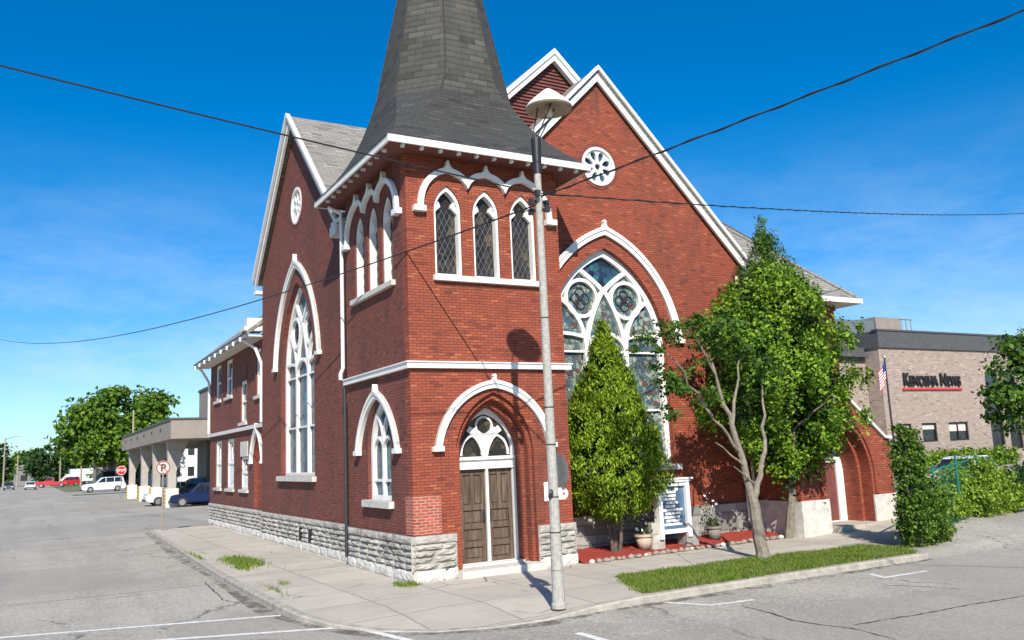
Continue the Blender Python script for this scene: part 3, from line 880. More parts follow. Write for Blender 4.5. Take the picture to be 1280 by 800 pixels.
# ---- hoods, frames, windows
def hood(F, c, h, zs, za, band, parent, fin=.16, name='hood_mould', foot=True, d=.12, k=.15):
    bm = bmesh.new()
    o = arc_top(c, h, zs, za, 18, k); i = arc_top(c, h - band, zs, za - band * 1.15, 18, k)
    plate_into(bm, F, [o + i[::-1]], .0, d * .72)
    o2 = arc_top(c, h, zs, za, 18, k); i2 = arc_top(c, h - band * .45, zs, za - band * .5, 18, k)
    plate_into(bm, F, [o2 + i2[::-1]], .003, d)
    if foot:
        for s in (-1, 1):
            a = c + s * (h - band / 2)
            plate_into(bm, F, [rect(a - band * .6 - (.05 if s < 0 else -.0), a + band * .6 + (.05 if s > 0 else 0), zs - .10, zs + .01)], .0, d + .02)
    f = fin
    plate_into(bm, F, [[(c - f * .75, za - f * .42), (c - f * .3, za + f * .05), (c - f * .18, za + f * .5), (c - f * .3, za + f * .68), (c, za + f * 1.05), (c + f * .3, za + f * .68), (c + f * .18, za + f * .5), (c + f * .3, za + f * .05), (c + f * .75, za - f * .42)]], .001, d + .01)
    return part(name, mesh(bm), 'white', parent)

def triple_hood(F, cs, parent, e0, e1):
    bm = bmesh.new(); W = .13; zt = 9.18
    a, b, c = cs; m1, m2 = (a + b) / 2, (b + c) / 2
    segs = [bez((e0, 8.24), (e0 + .02, 9.0), (a, zt), 10), bez((a, zt), (m1 - .12, 9.12), (m1, 8.9), 8), bez((m1, 8.9), (m1 + .12, 9.12), (b, zt), 8),
            bez((b, zt), (m2 - .12, 9.12), (m2, 8.9), 8), bez((m2, 8.9), (m2 + .12, 9.12), (c, zt), 8), bez((c, zt), (e1 - .02, 9.0), (e1, 8.24), 10)]
    for s in segs: ribbon_into(bm, F, s, W, .0, .10)
    for q in cs: plate_into(bm, F, [[(q - .17, zt - .04), (q - .05, zt + .1), (q - .015, zt + .22), (q + .015, zt + .22), (q + .05, zt + .1), (q + .17, zt - .04)]], .002, .127)
    for q in (m1, m2): plate_into(bm, F, [[(q - .07, 8.9), (q, 8.77), (q + .07, 8.9)]], .002, .128)
    for q, s in ((e0, -1), (e1, 1)): plate_into(bm, F, [rect(q - .11 - (.07 if s < 0 else 0), q + .11 + (.07 if s > 0 else 0), 8.12, 8.25)], .001, .15)
    return part('hood_mould', mesh(bm), 'white', parent)

def lattice(F, c, h, z0, z1, w, step=.14):
    bm = bmesh.new()
    def seg(u0, v0, u1, v1):
        a, b = FP(F, u0, v0, w), FP(F, u1, v1, w); tube(bm, [a, b], .0045, 4, False)
    H = z1 - z0; k = 2.0     # diagonal rise per unit run
    for s in (1, -1):
        t = -k * 2 * h
        while t < H:
            # line v = z0 + t + k*(u') with u' from 0..2h (mirrored for s=-1)
            u0 = max(0, -t / k); u1 = min(2 * h, (H - t) / k)
            if u1 - u0 > .03:
                f = lambda u: (c - h + u) if s > 0 else (c + h - u)
                seg(f(u0), z0 + t + k * u0, f(u1), z0 + t + k * u1)
            t += k * step
    return mesh(bm)

def belfry_window(F, c):
    fr = part('window', plate(F, [arch(c, .343, 6.68, 8.22, 8.818, 10), arch(c, .285, 6.73, 8.2, 8.70, 10)], -.24, -.045), 'white')
    for s in (-1, 1):
        bm = bmesh.new()
        plate_into(bm, F, [[(c + s * .29, 8.18), (c + s * .13, 8.33), (c + s * .17, 8.44), (c + s * .23, 8.46), (c + s * .24, 8.36), (c + s * .3, 8.3)]], -.2, -.1)
        part('tracery_cusp', mesh(bm), 'white', fr)
    part('pane', plate(F, [arch(c, .3, 6.7, 8.2, 8.75, 10)], -.235, -.215), 'dark_pane', fr)
    part('lattice', lattice(F, c, .28, 6.73, 8.28, -.2), 'grey_metal', fr)
    return fr
for c in upR: belfry_window(FT, c)
for c in upL: belfry_window(FL, c)
triple_hood(FT, upR, church, .33, 3.77)
triple_hood(FL, upL, church, .42, 3.98)
part('sill', boxes((.62, 3.46, -.11, .14, 6.55, 6.675)), 'white')
part('sill', boxes((-.11, .14, .72, 3.62, 6.55, 6.675)), 'sill')

# tower: small twin-light window on the left face
def twin_window(F, c, h, z0, zs, za, recess):
    fr = bmesh.new()
    W = lambda a: (recess - .10, recess)
    plate_into(fr, F, [arch(c, h, z0, zs, za, k=.15), arch(c, h - .12, z0 + .10, zs, za - .17, k=.15)], recess - .12, recess)
    m = part('window', None or mesh(fr), 'white')
    bm = bmesh.new()
    b = .10
    ribbon_into(bm, F, [(c, z0 + .1), (c, zs + .12)], b, recess - .1, recess - .012)
    r = h - .1
    ribbon_into(bm, F, bez((c, zs + .1), (c, zs + .45), (c - r * .55, zs + .78)), b * .8, recess - .1, recess - .015)
    ribbon_into(bm, F, bez((c, zs + .1), (c, zs + .45), (c + r * .55, zs + .78)), b * .8, recess - .1, recess - .015)
    for s in (-1, 1):
        ribbon_into(bm, F, bez((c + s * r, zs - .1), (c + s * r * .9, zs + .16), (c + s * r * .5, zs + .22), 6), b * .6, recess - .1, recess - .02)
        ribbon_into(bm, F, bez((c, zs - .1), (c + s * r * .1, zs + .16), (c + s * r * .5, zs + .22), 6), b * .6, recess - .1, recess - .02)
    ribbon_into(bm, F, [(c - r, z0 + .45), (c + r, z0 + .45)], .06, recess - .1, recess - .03)
    part('tracery', mesh(bm), 'white', m)
    part('pane', plate(F, [arch(c, h - .09, z0 + .07, zs, za - .13, k=.15)], recess - .115, recess - .10), 'stained_blue', m)
    return m
tw = twin_window(FL, 2.0, .76, 1.66, 2.9, 3.98, -.09)
hood(FL, 2.02, 1.36, 2.82, 4.24, .165, tw, .13, k=.36)
part('sill', boxes((-.13, .1, 1.1, 2.9, 1.50, 1.655)), 'sill', tw)

# big three-light gothic windows in both gables
def great_window(F, c, h, z0, zs, za, rc, gmat):
    b = bmesh.new()
    plate_into(b, F, [arch(c, h, z0, zs, za, 20), arch(c, h - .16, z0 + .1, zs, za - .21, 20)], rc - .14, rc)
    m = part('window', mesh(b), 'white')
    bm = bmesh.new(); w0, w1 = rc - .12, rc - .02
    i = h - .14; mx = i * .36
    for s in (-1, 1):
        ribbon_into(bm, F, [(c + s * mx, z0 + .05), (c + s * mx, zs - .05)], .15, w0, w1)
        ribbon_into(bm, F, bez((c + s * mx, zs - .1), (c + s * mx * .98, zs + .75), (c, zs + 1.72), 12), .12, w0, w1)       # centre lancet
        ribbon_into(bm, F, bez((c + s * mx, zs - .1), (c + s * mx * 1.0, zs + .95), (c + s * i * .80, zs + 1.42), 12), .12, w0, w1)  # outer head
        ribbon_into(bm, F, bez((c, zs + 1.66), (c + s * .3, zs + 1.95), (c + s * i * .42, za - .62), 8), .12, w0, w1)   # top lozenge
        ring_into(bm, F, c + s * i * .41, zs + 1.44, .455, .55, w0 - .005 * s, w1 + .012 + .004 * s)
        ribbon_into(bm, F, bez((c + s * mx, zs - .05), (c + s * mx * .92, zs + .42), (c, zs + .52), 8), .09, w0, w1)
        ribbon_into(bm, F, bez((c + s * mx, zs + .35), (c + s * i * .6, zs + .5), (c + s * i * .98, zs + .46), 6), .09, w0, w1)
        ribbon_into(bm, F, bez((c + s * i, zs + .25), (c + s * i * .97, zs + .9), (c + s * i * .78, zs + 1.42), 6), .08, w0, w1)
    for k, z in enumerate((z0 + (zs - z0) * .48, zs - .02)):
        for (a, d) in ((-i, -mx), (-mx, mx), (mx, i)):
            ribbon_into(bm, F, [(c + a + .07, z), (c + d - .07, z)], .055, w0 + .01, w1 - .02)
    part('tracery', mesh(bm), 'white', m)
    part('pane', plate(F, [arch(c, h - .1, z0 + .06, zs, za - .13, 20)], rc - .135, rc - .115), gmat, m)
    # deep blue glass in the top lozenge
    part('pane', plate(F, [[(c, zs + 1.7), (c + i * .41, za - .62), (c, za - .17), (c - i * .41, za - .62)]], rc - .112, rc - .10), 'stained_blue', m)
    for s in (-1, 1):
        bm = bmesh.new(); cc = c + s * i * .41
        for a in range(4): ring_into(bm, F, cc + .15 * math.cos(a * PI / 2), zs + 1.44 + .15 * math.sin(a * PI / 2), .13, .155, w0 + .0, w0 + .03 + .003 * a, 14)
        part('quatrefoil', mesh(bm), 'iron', m)
    return m
gw = great_window(FR, GRc, 1.95, 2.14, 5.25, 8.1, -.16, 'stained')
hood(FR, GRc - .02, 2.48, 5.6, 8.70, .21, gw, .18)
part('sill', boxes((GRc - 2.1, GRc + 2.1, GY - .13, GY + .1, 1.98, 2.135)), 'sill', gw)
gl = great_window(FG, GLc, 1.95, 2.2, 5.4, 8.45, -.16, 'stained_blue')
hood(FG, GLc - .05, 2.62, 5.85, 9.18, .21, gl, .18, k=.2)
part('sill', boxes((GX - .13, GX + .1, GLc - 2.1, GLc + 2.1, 2.04, 2.195)), 'sill', gl)

def rose(F, c, z, r):
    bm = bmesh.new()
    ring_into(bm, F, c, z, r * .86, r, -.08, .03, 36)
    # plate tracery: white disc pierced by eight petals and a centre
    loops = [circ(c, z, r * .87, 36), circ(c, z, r * .17, 14)]
    for k in range(8):
        a = 2 * PI * (k + .5) / 8
        ca, sa = math.cos(a), math.sin(a)
        pet = []
        for t in range(14):
            q = 2 * PI * t / 14
            ru = r * .555 + r * .26 * math.cos(q); rv = r * .155 * math.sin(q) * (1 + .35 * math.cos(q))
            pet.append((c + ca * ru - sa * rv, z + sa * ru + ca * rv))
        loops.append(pet)
    plate_into(bm, F, loops, -.1, -.02)
    m = part('rose_window', mesh(bm), 'white')
    part('pane', plate(F, [circ(c, z, r * .9, 30)], -.14, -.104), 'stained_blue', m)
    b2 = bmesh.new(); ring_into(b2, F, c, z, r * 1.002, r * 1.18, .0, .012, 36)
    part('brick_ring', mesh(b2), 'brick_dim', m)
    return m
rose(FR, 6.4, 10.44, .56); rose(FG, 9.8, 11.0, .62)

# ---- gable walls
RE, RA = 8.05, 13.12         # right gable: eave and apex of the brick
part('gable_wall', plate(FR, [[(1.2, 0), (11.5, 0), (11.5, RE), (GRc, RA), (1.2, RE)], arch(GRc, 1.95, 2.14, 5.25, 8.1, 20), circ(6.4, 10.44, .56, 36)], -.3, 0), 'brick')
LE, LA = 9.25, 13.95
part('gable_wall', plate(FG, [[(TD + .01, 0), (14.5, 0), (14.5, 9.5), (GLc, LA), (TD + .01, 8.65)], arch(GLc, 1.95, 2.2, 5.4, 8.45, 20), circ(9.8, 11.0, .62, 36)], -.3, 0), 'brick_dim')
part('side_wall', boxes((11.2, 11.5, GY + .3, 18, 0, RE), (GX + .3, 6, 14.2, 14.5, 0, 9.3), (1.2, 1.5, GY + .3, TD, 0, RE)), 'brick')
part('nave_core', boxes((1.6, 11.1, 2.2, 13.9, .1, 8.0)), 'dark')
# brick arch rings over the great windows
for F, c, za, zs, mt in ((FR, GRc, 8.1, 5.25, 'brick_new'), (FG, GLc, 8.45, 5.4, 'brick_dim')):
    pass

# ---- roofs
def roof_slab(bm, a, b, c, d, t=.12):
    n = ((Vector(b) - Vector(a)).cross(Vector(d) - Vector(a))).normalized()
    if n.z < 0: n = -n
    lo = [bm.verts.new(Vector(p)) for p in (a, b, c, d)]
    hi = [bm.verts.new(Vector(p) + n * t) for p in (a, b, c, d)]
    bm.faces.new(hi); bm.faces.new(lo[::-1])
    for k in range(4): bm.faces.new((lo[k], lo[(k + 1) % 4], hi[(k + 1) % 4], hi[k]))
rk = (RA - RE) / (11.5 - GRc)
def rz(x): return RA + .05 - rk * abs(x - GRc)
bm = bmesh.new()
y0, y1 = GY - .16, 18.2
roof_slab(bm, (GRc, y0, rz(GRc)), (GRc, y1, rz(GRc)), (11.75, y1, rz(11.75)), (11.75, y0, rz(11.75)))
roof_slab(bm, (GRc, y0, rz(GRc)), (GRc, y1, rz(GRc)), (1.1, y1, rz(1.1)), (1.1, y0, rz(1.1)))
part('nave_roof', mesh(bm), 'shingle')
lk = (LA - 9.5) / (14.5 - GLc)
def lz(y): return LA + .05 - lk * abs(y - GLc)
bm = bmesh.new(); x0, x1 = GX - .25, 12
roof_slab(bm, (x0, GLc, lz(GLc)), (x1, GLc, lz(GLc)), (x1, 14.8, lz(14.8)), (x0, 14.8, lz(14.8)))
roof_slab(bm, (x0, GLc, lz(GLc)), (x1, GLc, lz(GLc)), (x1, 4.75, lz(4.75)), (x0, 4.75, lz(4.75)))
part('transept_roof', mesh(bm), 'shingle')

# ---- barge boards
def barge(F, c, za, half, zend, dw, sides=(-1, 1)):
    bm = bmesh.new(); gr = bmesh.new(); k = (za - zend) / half
    for s in sides:
        for (o0, o1, w0, w1, bb) in ((.0, .24, .06, .14, bm), (-.2, -.075, .10, .24, bm), (-.075, .0, .06, .11, gr)):
            lp = [(c, za - o0), (c + s * half, zend - o0), (c + s * half, zend - o1), (c, za - o1)]
            plate_into(bb, F, [lp], w0 + dw + (s + 1) * .001, w1 + dw + (s + 1) * .001)
    return bm, mesh(gr)
bm, gm = barge(FR, GRc, RA + .06, 11.62 - GRc, rz(11.62), .0)
part('rake_groove_shade', gm, 'grey_metal')  # grey colour stands in for the shade line below the crown moulding
# kneeler return at the foot of the right rake
box(bm, 11.5, 11.9, GY - .2, GY + .25, rz(11.62) - .46, rz(11.62) - .38)
box(bm, 11.6, 11.98, GY - .24, GY + .25, rz(11.62) - .02, rz(11.62) + .06)
part('barge_board', mesh(bm), 'white')
bm, gm = barge(FG, GLc, LA + .06, 14.72 - GLc, lz(14.72), .1, (1,))
part('rake_groove_shade', gm, 'grey_metal')
b2, gm = barge(FG, GLc, LA + .06, GLc - 5.0, lz(5.0), .1, (-1,))
part('rake_groove_shade', gm, 'grey_metal')
box(bm, GX - .22, GX + .2, 14.6, 14.95, lz(14.72) - .42, lz(14.72) - .30)
part('barge_board', mesh(bm), 'white')
box(b2, GX - .34, GX - .0, 4.72, 5.25, lz(5.0) - .5, lz(5.0) - .22)
part('barge_board', mesh(b2), 'white_dirty')  # this rake lies in shadow; its greyer paint carries that shade
part('kneeler', boxes((GX - .32, GX + .1, 4.45, 5.2, lz(5.0) - .2, lz(5.0) - .1)), 'white_dirty')

# ---- louvred gable behind the spire
DY, DX, DZ, dk = 2.49, 5.71, 14.0, .93
bm = bmesh.new()
plate_into(bm, ('y', DY), [[(DX - 1.75, 10.5), (DX + 1.0, 10.5), (DX + 1.0, DZ - dk * 1.0), (DX, DZ), (DX - 1.75, DZ - dk * 1.75)]], -.1, 0)
dg = part('louvre_gable', mesh(bm), 'louver')
bm = bmesh.new()
z = 11.2
while z < 13.9:
    hw0 = min(1.75, (DZ - z) / dk); hw1 = min(1.0, (DZ - z) / dk)
    a = bm.verts; c0, c1 = DX - hw0 + .02, DX + hw1 - .02
    if c1 - c0 > .1: plate_into(bm, ('y', DY), [rect(c0, c1, z, z + .055)], .0, .05)
    z += .105
part('louvre', mesh(bm), 'louver', dg)
bm = bmesh.new()
roof_slab(bm, (DX, DY - .25, DZ + .05), (DX, 9, DZ + .05), (DX - 1.95, 9, DZ + .05 - dk * 1.95), (DX - 1.95, DY - .25, DZ + .05 - dk * 1.95))
roof_slab(bm, (DX, DY - .25, DZ + .05), (DX, 9, DZ + .05), (DX + 1.2, 9, DZ + .05 - dk * 1.2), (DX + 1.2, DY - .25, DZ + .05 - dk * 1.2))
part('dormer_roof', mesh(bm), 'shingle', dg)
bm = bmesh.new()
for s, h in ((-1, 1.9), (1, 1.15)):
    for o0, o1, w0, w1 in ((.0, .2, .10, .25), (-.16, .0, .17, .30)):
        plate_into(bm, ('y', DY), [[(DX, DZ + .06 - o0), (DX + s * h, DZ + .06 - dk * h - o0), (DX + s * h, DZ + .06 - dk * h - o1), (DX, DZ + .06 - o1)]], w0 + .002 * s, w1 + .002 * s)
part('barge_board', mesh(bm), 'white', dg)

# ---- entrance doors
FD = ('y', .62)
part('door_step', boxes((.98, 3.1, -.28, .9, -.05, .15)), 'sill')
part('door_threshold', boxes((1.27, 2.87, .30, .78, .151, .185)), 'white_dirty')
bm = bmesh.new()
plate_into(bm, FD, [arch(2.07, .80, .17, 2.55, 3.73), rect(1.38, 2.06, .19, 2.28), rect(2.10, 2.77, .19, 2.28), arch(2.07, .69, 2.56, 2.7, 3.55)], .0, .06)
plate_into(bm, FD, [rect(1.30, 2.84, 2.50, 2.57)], .062, .12)
plate_into(bm, FD, [rect(1.30, 2.84, 2.29, 2.34)], .062, .10)
plate_into(bm, FD, [rect(2.055, 2.115, .2, 2.28)], .062, .085)
dfr = part('door_frame', mesh(bm), 'white')
bm = bmesh.new(); c = 2.07
for s in (-1, 1):
    ribbon_into(bm, FD, bez((c, 2.58), (c + s * .08, 3.0), (c + s * .42, 3.22), 8), .14, .0, .05)
    ribbon_into(bm, FD, bez((c + s * .62, 2.6), (c + s * .62, 2.95), (c + s * .33, 3.06), 8), .05, .0, .045)
    ribbon_into(bm, FD, bez((c + s * .06, 2.6), (c + s * .08, 2.95), (c + s * .33, 3.06), 8), .05, .0, .045)
    ribbon_into(bm, FD, bez((c, 2.95), (c + s * .1, 3.08), (c + s * .3, 3.2), 6), .12, .0, .048)
ring_into(bm, FD, c, 3.27, .19, .235, -.005, .052, 20)
plate_into(bm, FD, [[(c, 2.58), (c + .1, 2.86), (c + .34, 3.05), (c + .2, 3.08), (c + .13, 3.14), (c, 3.09), (c - .13, 3.14), (c - .2, 3.08), (c - .34, 3.05), (c - .1, 2.86)]], .0, .056)
part('tracery', mesh(bm), 'white', dfr)
part('pane', plate(FD, [arch(2.07, .72, 2.55, 2.7, 3.6)], -.03, -.006), 'dark_pane', dfr)
def leaf(u0, u1):
    bm = bmesh.new()
    pan = []
    m = (u0 + u1) / 2
    for k in range(2):
        a = u0 + .09 + k * (m - u0 - .045); pan.append(rect(a, a + (u1 - u0) / 2 - .135, 1.48, 2.16))
    for z0, z1 in ((1.06, 1.36), (.66, .94), (.28, .54)): pan.append(rect(u0 + .1, u1 - .1, z0, z1))
    plate_into(bm, FD, [rect(u0, u1, .195, 2.275)] + pan, -.05, -.005)
    for p in pan:
        (a, z0), (b, _), (_, z1), _ = p
        plate_into(bm, FD, [rect(a + .035, b - .035, z0 + .035, z1 - .035)], -.048, -.018)
    plate_into(bm, FD, [rect(u0 + .02, u1 - .02, .21, 2.26)], -.06, -.04)
    return part('door', mesh(bm), 'wood')
d1 = leaf(1.385, 2.055); d2 = leaf(2.105, 2.765)
for d, u in ((d1, 2.0), (d2, 2.16)):
    bm = bmesh.new(); tube(bm, [FP(FD, u, 1.12, .0), FP(FD, u, 1.12, .05), FP(FD, u, 1.30, .05), FP(FD, u, 1.30, .0)], .012, 6)
    plate_into(bm, FD, [rect(u - .025, u + .025, 1.06, 1.36)], -.004, .002)
    part('handle', mesh(bm), 'iron', d)
hood(FT, 2.05, 1.52, 2.82, 4.30, .165, church, .13, k=.2)
# chamfer ring of the recessed doorway
bm = bmesh.new()
o = arch(2.05, 1.0, .16, 2.62, 4.02, 18)[1:]; i = arch(2.06, .9, .16, 2.6, 3.88, 18)[1:]
plate_into(bm, FT, [o[0:] + [(o[0][0] - 2.0, .16)] + [(i[0][0] - 1.8, .16)] + i[::-1]], -.28, -.10)
part('doorway_order', mesh(bm), 'brick')

# ---- downspouts
def spout(pts, r=.045, mat='white', nm='downspout'): return part(nm, tubes((pts, r, 8)), mat)
spout([(-.35, 4.55, 9.42), (-.09, 4.3, 9.2), (-.09, 4.28, 8.9), (-.09, 4.28, 5.0), (-.16, 4.28, 4.85), (-.16, 4.28, 4.70)], .05)
spout([(-.06, 4.26, 4.5), (-.06, 4.26, .2)], .045, 'iron')

# ---- left wing (vestry range) with low eaves
WY0, WY1, WZ = 14.5, 25.35, 7.35
wup = [(23.5, 1.25, 5.58, 7.2), (21.1, 1.35, 5.58, 7.2), (18.2, 1.1, 4.32, 6.0), (15.65, .8, 5.2, 7.0)]
wlo = [(23.3, 1.4, 1.66, 3.75), (20.7, 1.45, 1.66, 3.75), (18.0, 1.3, 1.66, 2.95)]
holes = [rect(c - w_ / 2, c + w_ / 2, z0, z1) for c, w_, z0, z1 in wup + wlo] + [arch(15.75, .62, .98, 2.7, 3.75, 8)]
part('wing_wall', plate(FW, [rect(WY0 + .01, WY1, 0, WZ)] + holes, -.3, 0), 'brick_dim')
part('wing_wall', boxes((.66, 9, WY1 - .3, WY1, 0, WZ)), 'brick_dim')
part('wing_core', boxes((.95, 8.8, 14.9, 24.9, .1, 7.2)), 'dark')
part('arched_niche', plate(FW, [arch(15.75, .64, .96, 2.7, 3.78, 8)], -.29, -.16), 'brick')
for c, w_, z0, z1 in wup + wlo:
    bm = bmesh.new()
    a, b = c - w_ / 2, c + w_ / 2
    plate_into(bm, FW, [rect(a, b, z0, z1), rect(a + .12, b - .12, z0 + .1, (z0 + z1) / 2 - .03), rect(a + .12, b - .12, (z0 + z1) / 2 + .03, z1 - .12)], -.14, -.05)
    m_ = part('window', mesh(bm), 'white')
    part('pane', plate(FW, [rect(a + .1, b - .1, z0 + .08, z1 - .1)], -.135, -.115), 'glass', m_)
    part('sill', plate(FW, [rect(a - .1, b + .1, z0 - .12, z0 - .002)], -.05, .09), 'sill', m_)
    if z0 < 2:     # white blinds drawn behind the lower sashes
        part('blind', plate(FW, [[(a + .1, z0 + .08), (b - .1, z0 + .08), (b - .1, z1 - .75), (c + .12, z1 - .35), (c - .02, z1 - .9), (a + .25, z1 - .3), (a + .1, z1 - .35)]], -.112, -.09), 'white', m_)
# boarded heads over the two short windows
part('window_board', plate(FW, [rect(17.35, 18.65, 2.96, 3.55)], .0, .03), 'sill')
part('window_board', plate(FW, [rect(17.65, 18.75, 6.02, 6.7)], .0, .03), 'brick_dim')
hd = hood(FW, 15.75, .98, 2.75, 4.0, .16, church, .15, k=.3)
part('string_course', boxes((.24, .358, WY0 + .02, WY1 + .1, 3.98, 4.12)), 'white_dirty')
wk = .80
bm = bmesh.new()
ex = -.3
roof_slab(bm, (ex, WY0 + .02, 7.38), (ex, WY1 + .55, 7.38), (5.0, WY1 + .55, 7.38 + wk * (5 - ex)), (5.0, WY0 + .02, 7.38 + wk * (5 - ex)))
roof_slab(bm, (10.3, WY0 + .02, 7.38), (10.3, WY1 + .55, 7.38), (5.0, WY1 + .55, 7.38 + wk * (5 - ex)), (5.0, WY0 + .02, 7.38 + wk * (5 - ex)))
part('wing_roof', mesh(bm), 'shingle')
part('wing_soffit', boxes((-.26, .36, WY0 + .03, WY1 + .5, 7.30, 7.345)), 'white_dirty')
part('wing_gutter', boxes((-.36, -.265, WY0 + .2, WY1 + .55, 7.28, 7.40)), 'grey_metal')
for i in range(9):
    y = 15.3 + i * 1.24
    part('rafter_tail', boxes((-.43, -.37, y, y + .13, 7.20, 7.36)), 'white')
part('eave_return', boxes((-.42, .3, 14.55, 15.3, 7.52, 7.66), (-.3, .3, 14.6, 15.0, 7.67, 8.0)), 'white_dirty')
spout([(-.3, 25.2, 7.3), (-.1, 25.2, 7.15), (.24, 25.25, 6.6), (.27, 25.25, 6.4), (.27, 25.25, 4.15)], .06)
spout([(-.3, 15.4, 7.3), (.1, 15.0, 6.9), (.26, 14.75, 6.3), (.26, 14.75, 4.15)], .06)

# ---- right wing with hipped roof
RX0, RX1, RY, RZ = 11.5, 16.5, 2.2, 7.18
part('hall_wall', boxes((RX0 + .01, RX1, RY, RY + .3, 0, RZ), (RX1 - .3, RX1, RY + .31, 16, 0, RZ)), 'brick')
part('foundation', boxes((RX0 + .01, RX1 + .05, RY - .06, RY - .002, -.05, .95)), 'stone_block')
bm = bmesh.new(); e = .62
A = Vector((RX0 - .3, RY - e, 7.22)); B = Vector((RX1 + e, RY - e, 7.22)); Cc = Vector((RX1 + e, 17, 7.22)); D = Vector((RX0 - .3, 17, 7.22))
t = 7.3
P1 = Vector((RX1 + e - t, RY - e + t, 7.22 + t)); 
vv = [bm.verts.new(p) for p in (A, B, Cc, D, P1, Vector((RX0 - .3, RY - e + (t), 7.22 + t)), Vector((P1.x, 17, 7.22 + t)))]
bm.faces.new((vv[0], vv[1], vv[4], vv[5])); bm.faces.new((vv[1], vv[2], vv[6], vv[4])); bm.faces.new((vv[0], vv[3], vv[2], vv[1]))
bmesh.ops.recalc_face_normals(bm, faces=bm.faces)
part('hall_roof', mesh(bm, False), 'shingle')
part('hall_fascia', boxes((RX0 + .3, RX1 + e + .06, RY - e - .06, RY - e - .002, 7.1, 7.26), (RX1 + e + .002, RX1 + e + .06, RY - e, 17, 7.1, 7.26)), 'white')
part('hall_soffit', boxes((RX0 + .3, RX1 + e, RY - e, RY, 7.11, 7.15), (RX1, RX1 + e, RY + .001, 16, 7.11, 7.15)), 'white_dirty')
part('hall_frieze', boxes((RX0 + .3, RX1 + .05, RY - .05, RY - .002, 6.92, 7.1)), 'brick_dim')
bm = bmesh.new(); tube(bm, [B + Vector((0, 0, .02)), P1 + Vector((0, 0, .02))], .07, 6); part('hip_cap', mesh(bm), 'shingle')

# ---- side portico
PY = -.35; PF = ('y', PY); pc, ph = 13.32, .96
gab = [(11.32, 0), (15.25, 0), (15.25, 2.55), (14.98, 2.58), (13.3, 3.92), (11.6, 2.58), (11.32, 2.55)]
part('portico_wall', plate(PF, [gab, arch(pc, ph, .01, 1.55, 3.15)], -.35, 0), 'brick')
bm = bmesh.new()
plate_into(bm, ('y', PY + .35), [rect(11.605, 14.965, .0, 3.3), arch(pc, ph - .12, .2, 1.55, 3.02)], -.62, -.002)
part('portico_reveal', mesh(bm), 'brick')
for b_ in ((11.325, 11.6, PY + .351, RY, .0, 2.5), (14.97, 15.245, PY + .351, RY, 0, 2.5)): part('portico_wall', boxes(b_), 'brick')
bm = bmesh.new()
for s in (-1, 1):
    for (o0, o1, w0, w1) in ((-.08, .0, -.38, .09),):
        pts = [(13.3, 3.93), (13.3 + s * 1.68, 2.59), (13.3 + s * 1.99, 2.56), (13.3 + s * 1.99, 2.64), (13.3 + s * 1.70, 2.67), (13.3, 4.03)]
        plate_into(bm, PF, [pts], w0 + .001 * s, w1 + .001 * s)
part('portico_coping', mesh(bm), 'white_dirty')
bm = bmesh.new()
roof_slab(bm, (13.3, PY + .36, 3.85), (13.3, RY, 3.85), (11.4, RY, 2.45), (11.4, PY + .36, 2.45), .05)
roof_slab(bm, (13.3, PY + .36, 3.85), (13.3, RY, 3.85), (15.2, RY, 2.45), (15.2, PY + .36, 2.45), .05)
part('portico_roof', mesh(bm), 'shingle')
bm = bmesh.new()
o2 = arc_top(pc, ph + .24, 1.55, 3.45, 16); i2 = arc_top(pc, ph + .1, 1.55, 3.29, 16)
plate_into(bm, PF, [[(pc + ph + .24, 1.0)] + o2 + [(pc - ph - .24, 1.0), (pc - ph - .1, 1.0)] + i2[::-1] + [(pc + ph + .1, 1.0)]], .0, .05)
part('arch_ring', mesh(bm), 'brick')
part('pier_base', boxes((11.25, 12.37, PY - .055, PY - .002, -.1, .97), (11.25, 11.318, PY, RY - .1, -.1, .97)), 'stone_pale')
part('pier_base', boxes((14.27, 15.31, PY - .055, PY - .002, -.05, .97)), 'stone_pale')
part('portico_step', boxes((12.40, 14.26, PY - .3, .7, -.05, .22)), 'walk')
FQ = ('y', .6)
bm = bmesh.new()
plate_into(bm, FQ, [rect(12.47, 14.17, .22, 2.1), rect(12.6, 13.88, .24, 1.94)], .0, .06)
q = part('door_frame', mesh(bm), 'white')
part('door', plate(FQ, [rect(12.58, 13.90, .24, 1.95)], -.06, -.01), 'louver', q)
part('pane', plate(FQ, [rect(12.47, 14.17, 2.102, 3.1)], -.02, .03), 'stained', q)
spout([(10.9, 1.25, 4.5), (10.9, 1.25, 1.2), (10.88, 1.22, .45), (10.95, 1.1, .2), (11.2, 1.0, .15)], .05)
spout([(11.18, 1.25, 7.6), (11.18, 1.25, .55), (11.3, 1.1, .3)], .045, 'white_dirty')

# ================================================================== STREET THINGS
def text_mesh(body, size, ext, bold=0.0, caps=None, shear=0):
    cu = bpy.data.curves.new('t', 'FONT'); cu.body = body; cu.size = size; cu.extrude = ext; cu.align_x = 'CENTER'; cu.align_y = 'CENTER'; cu.offset = bold
    cu.shear = shear
    if caps:
        cu.small_caps_scale = caps
        for i, ch in enumerate(body):
            if ch.islower(): cu.body_format[i].use_small_caps = True
    o = bpy.data.objects.new('t', cu); me = bpy.data.meshes.new_from_object(o)
    bpy.data.objects.remove(o); return me
def stand(me, Mx):
    me.transform(Mx); return me
UPR = Matrix.Rotation(PI / 2, 4, 'X')       # text lying in xy -> standing, facing -y

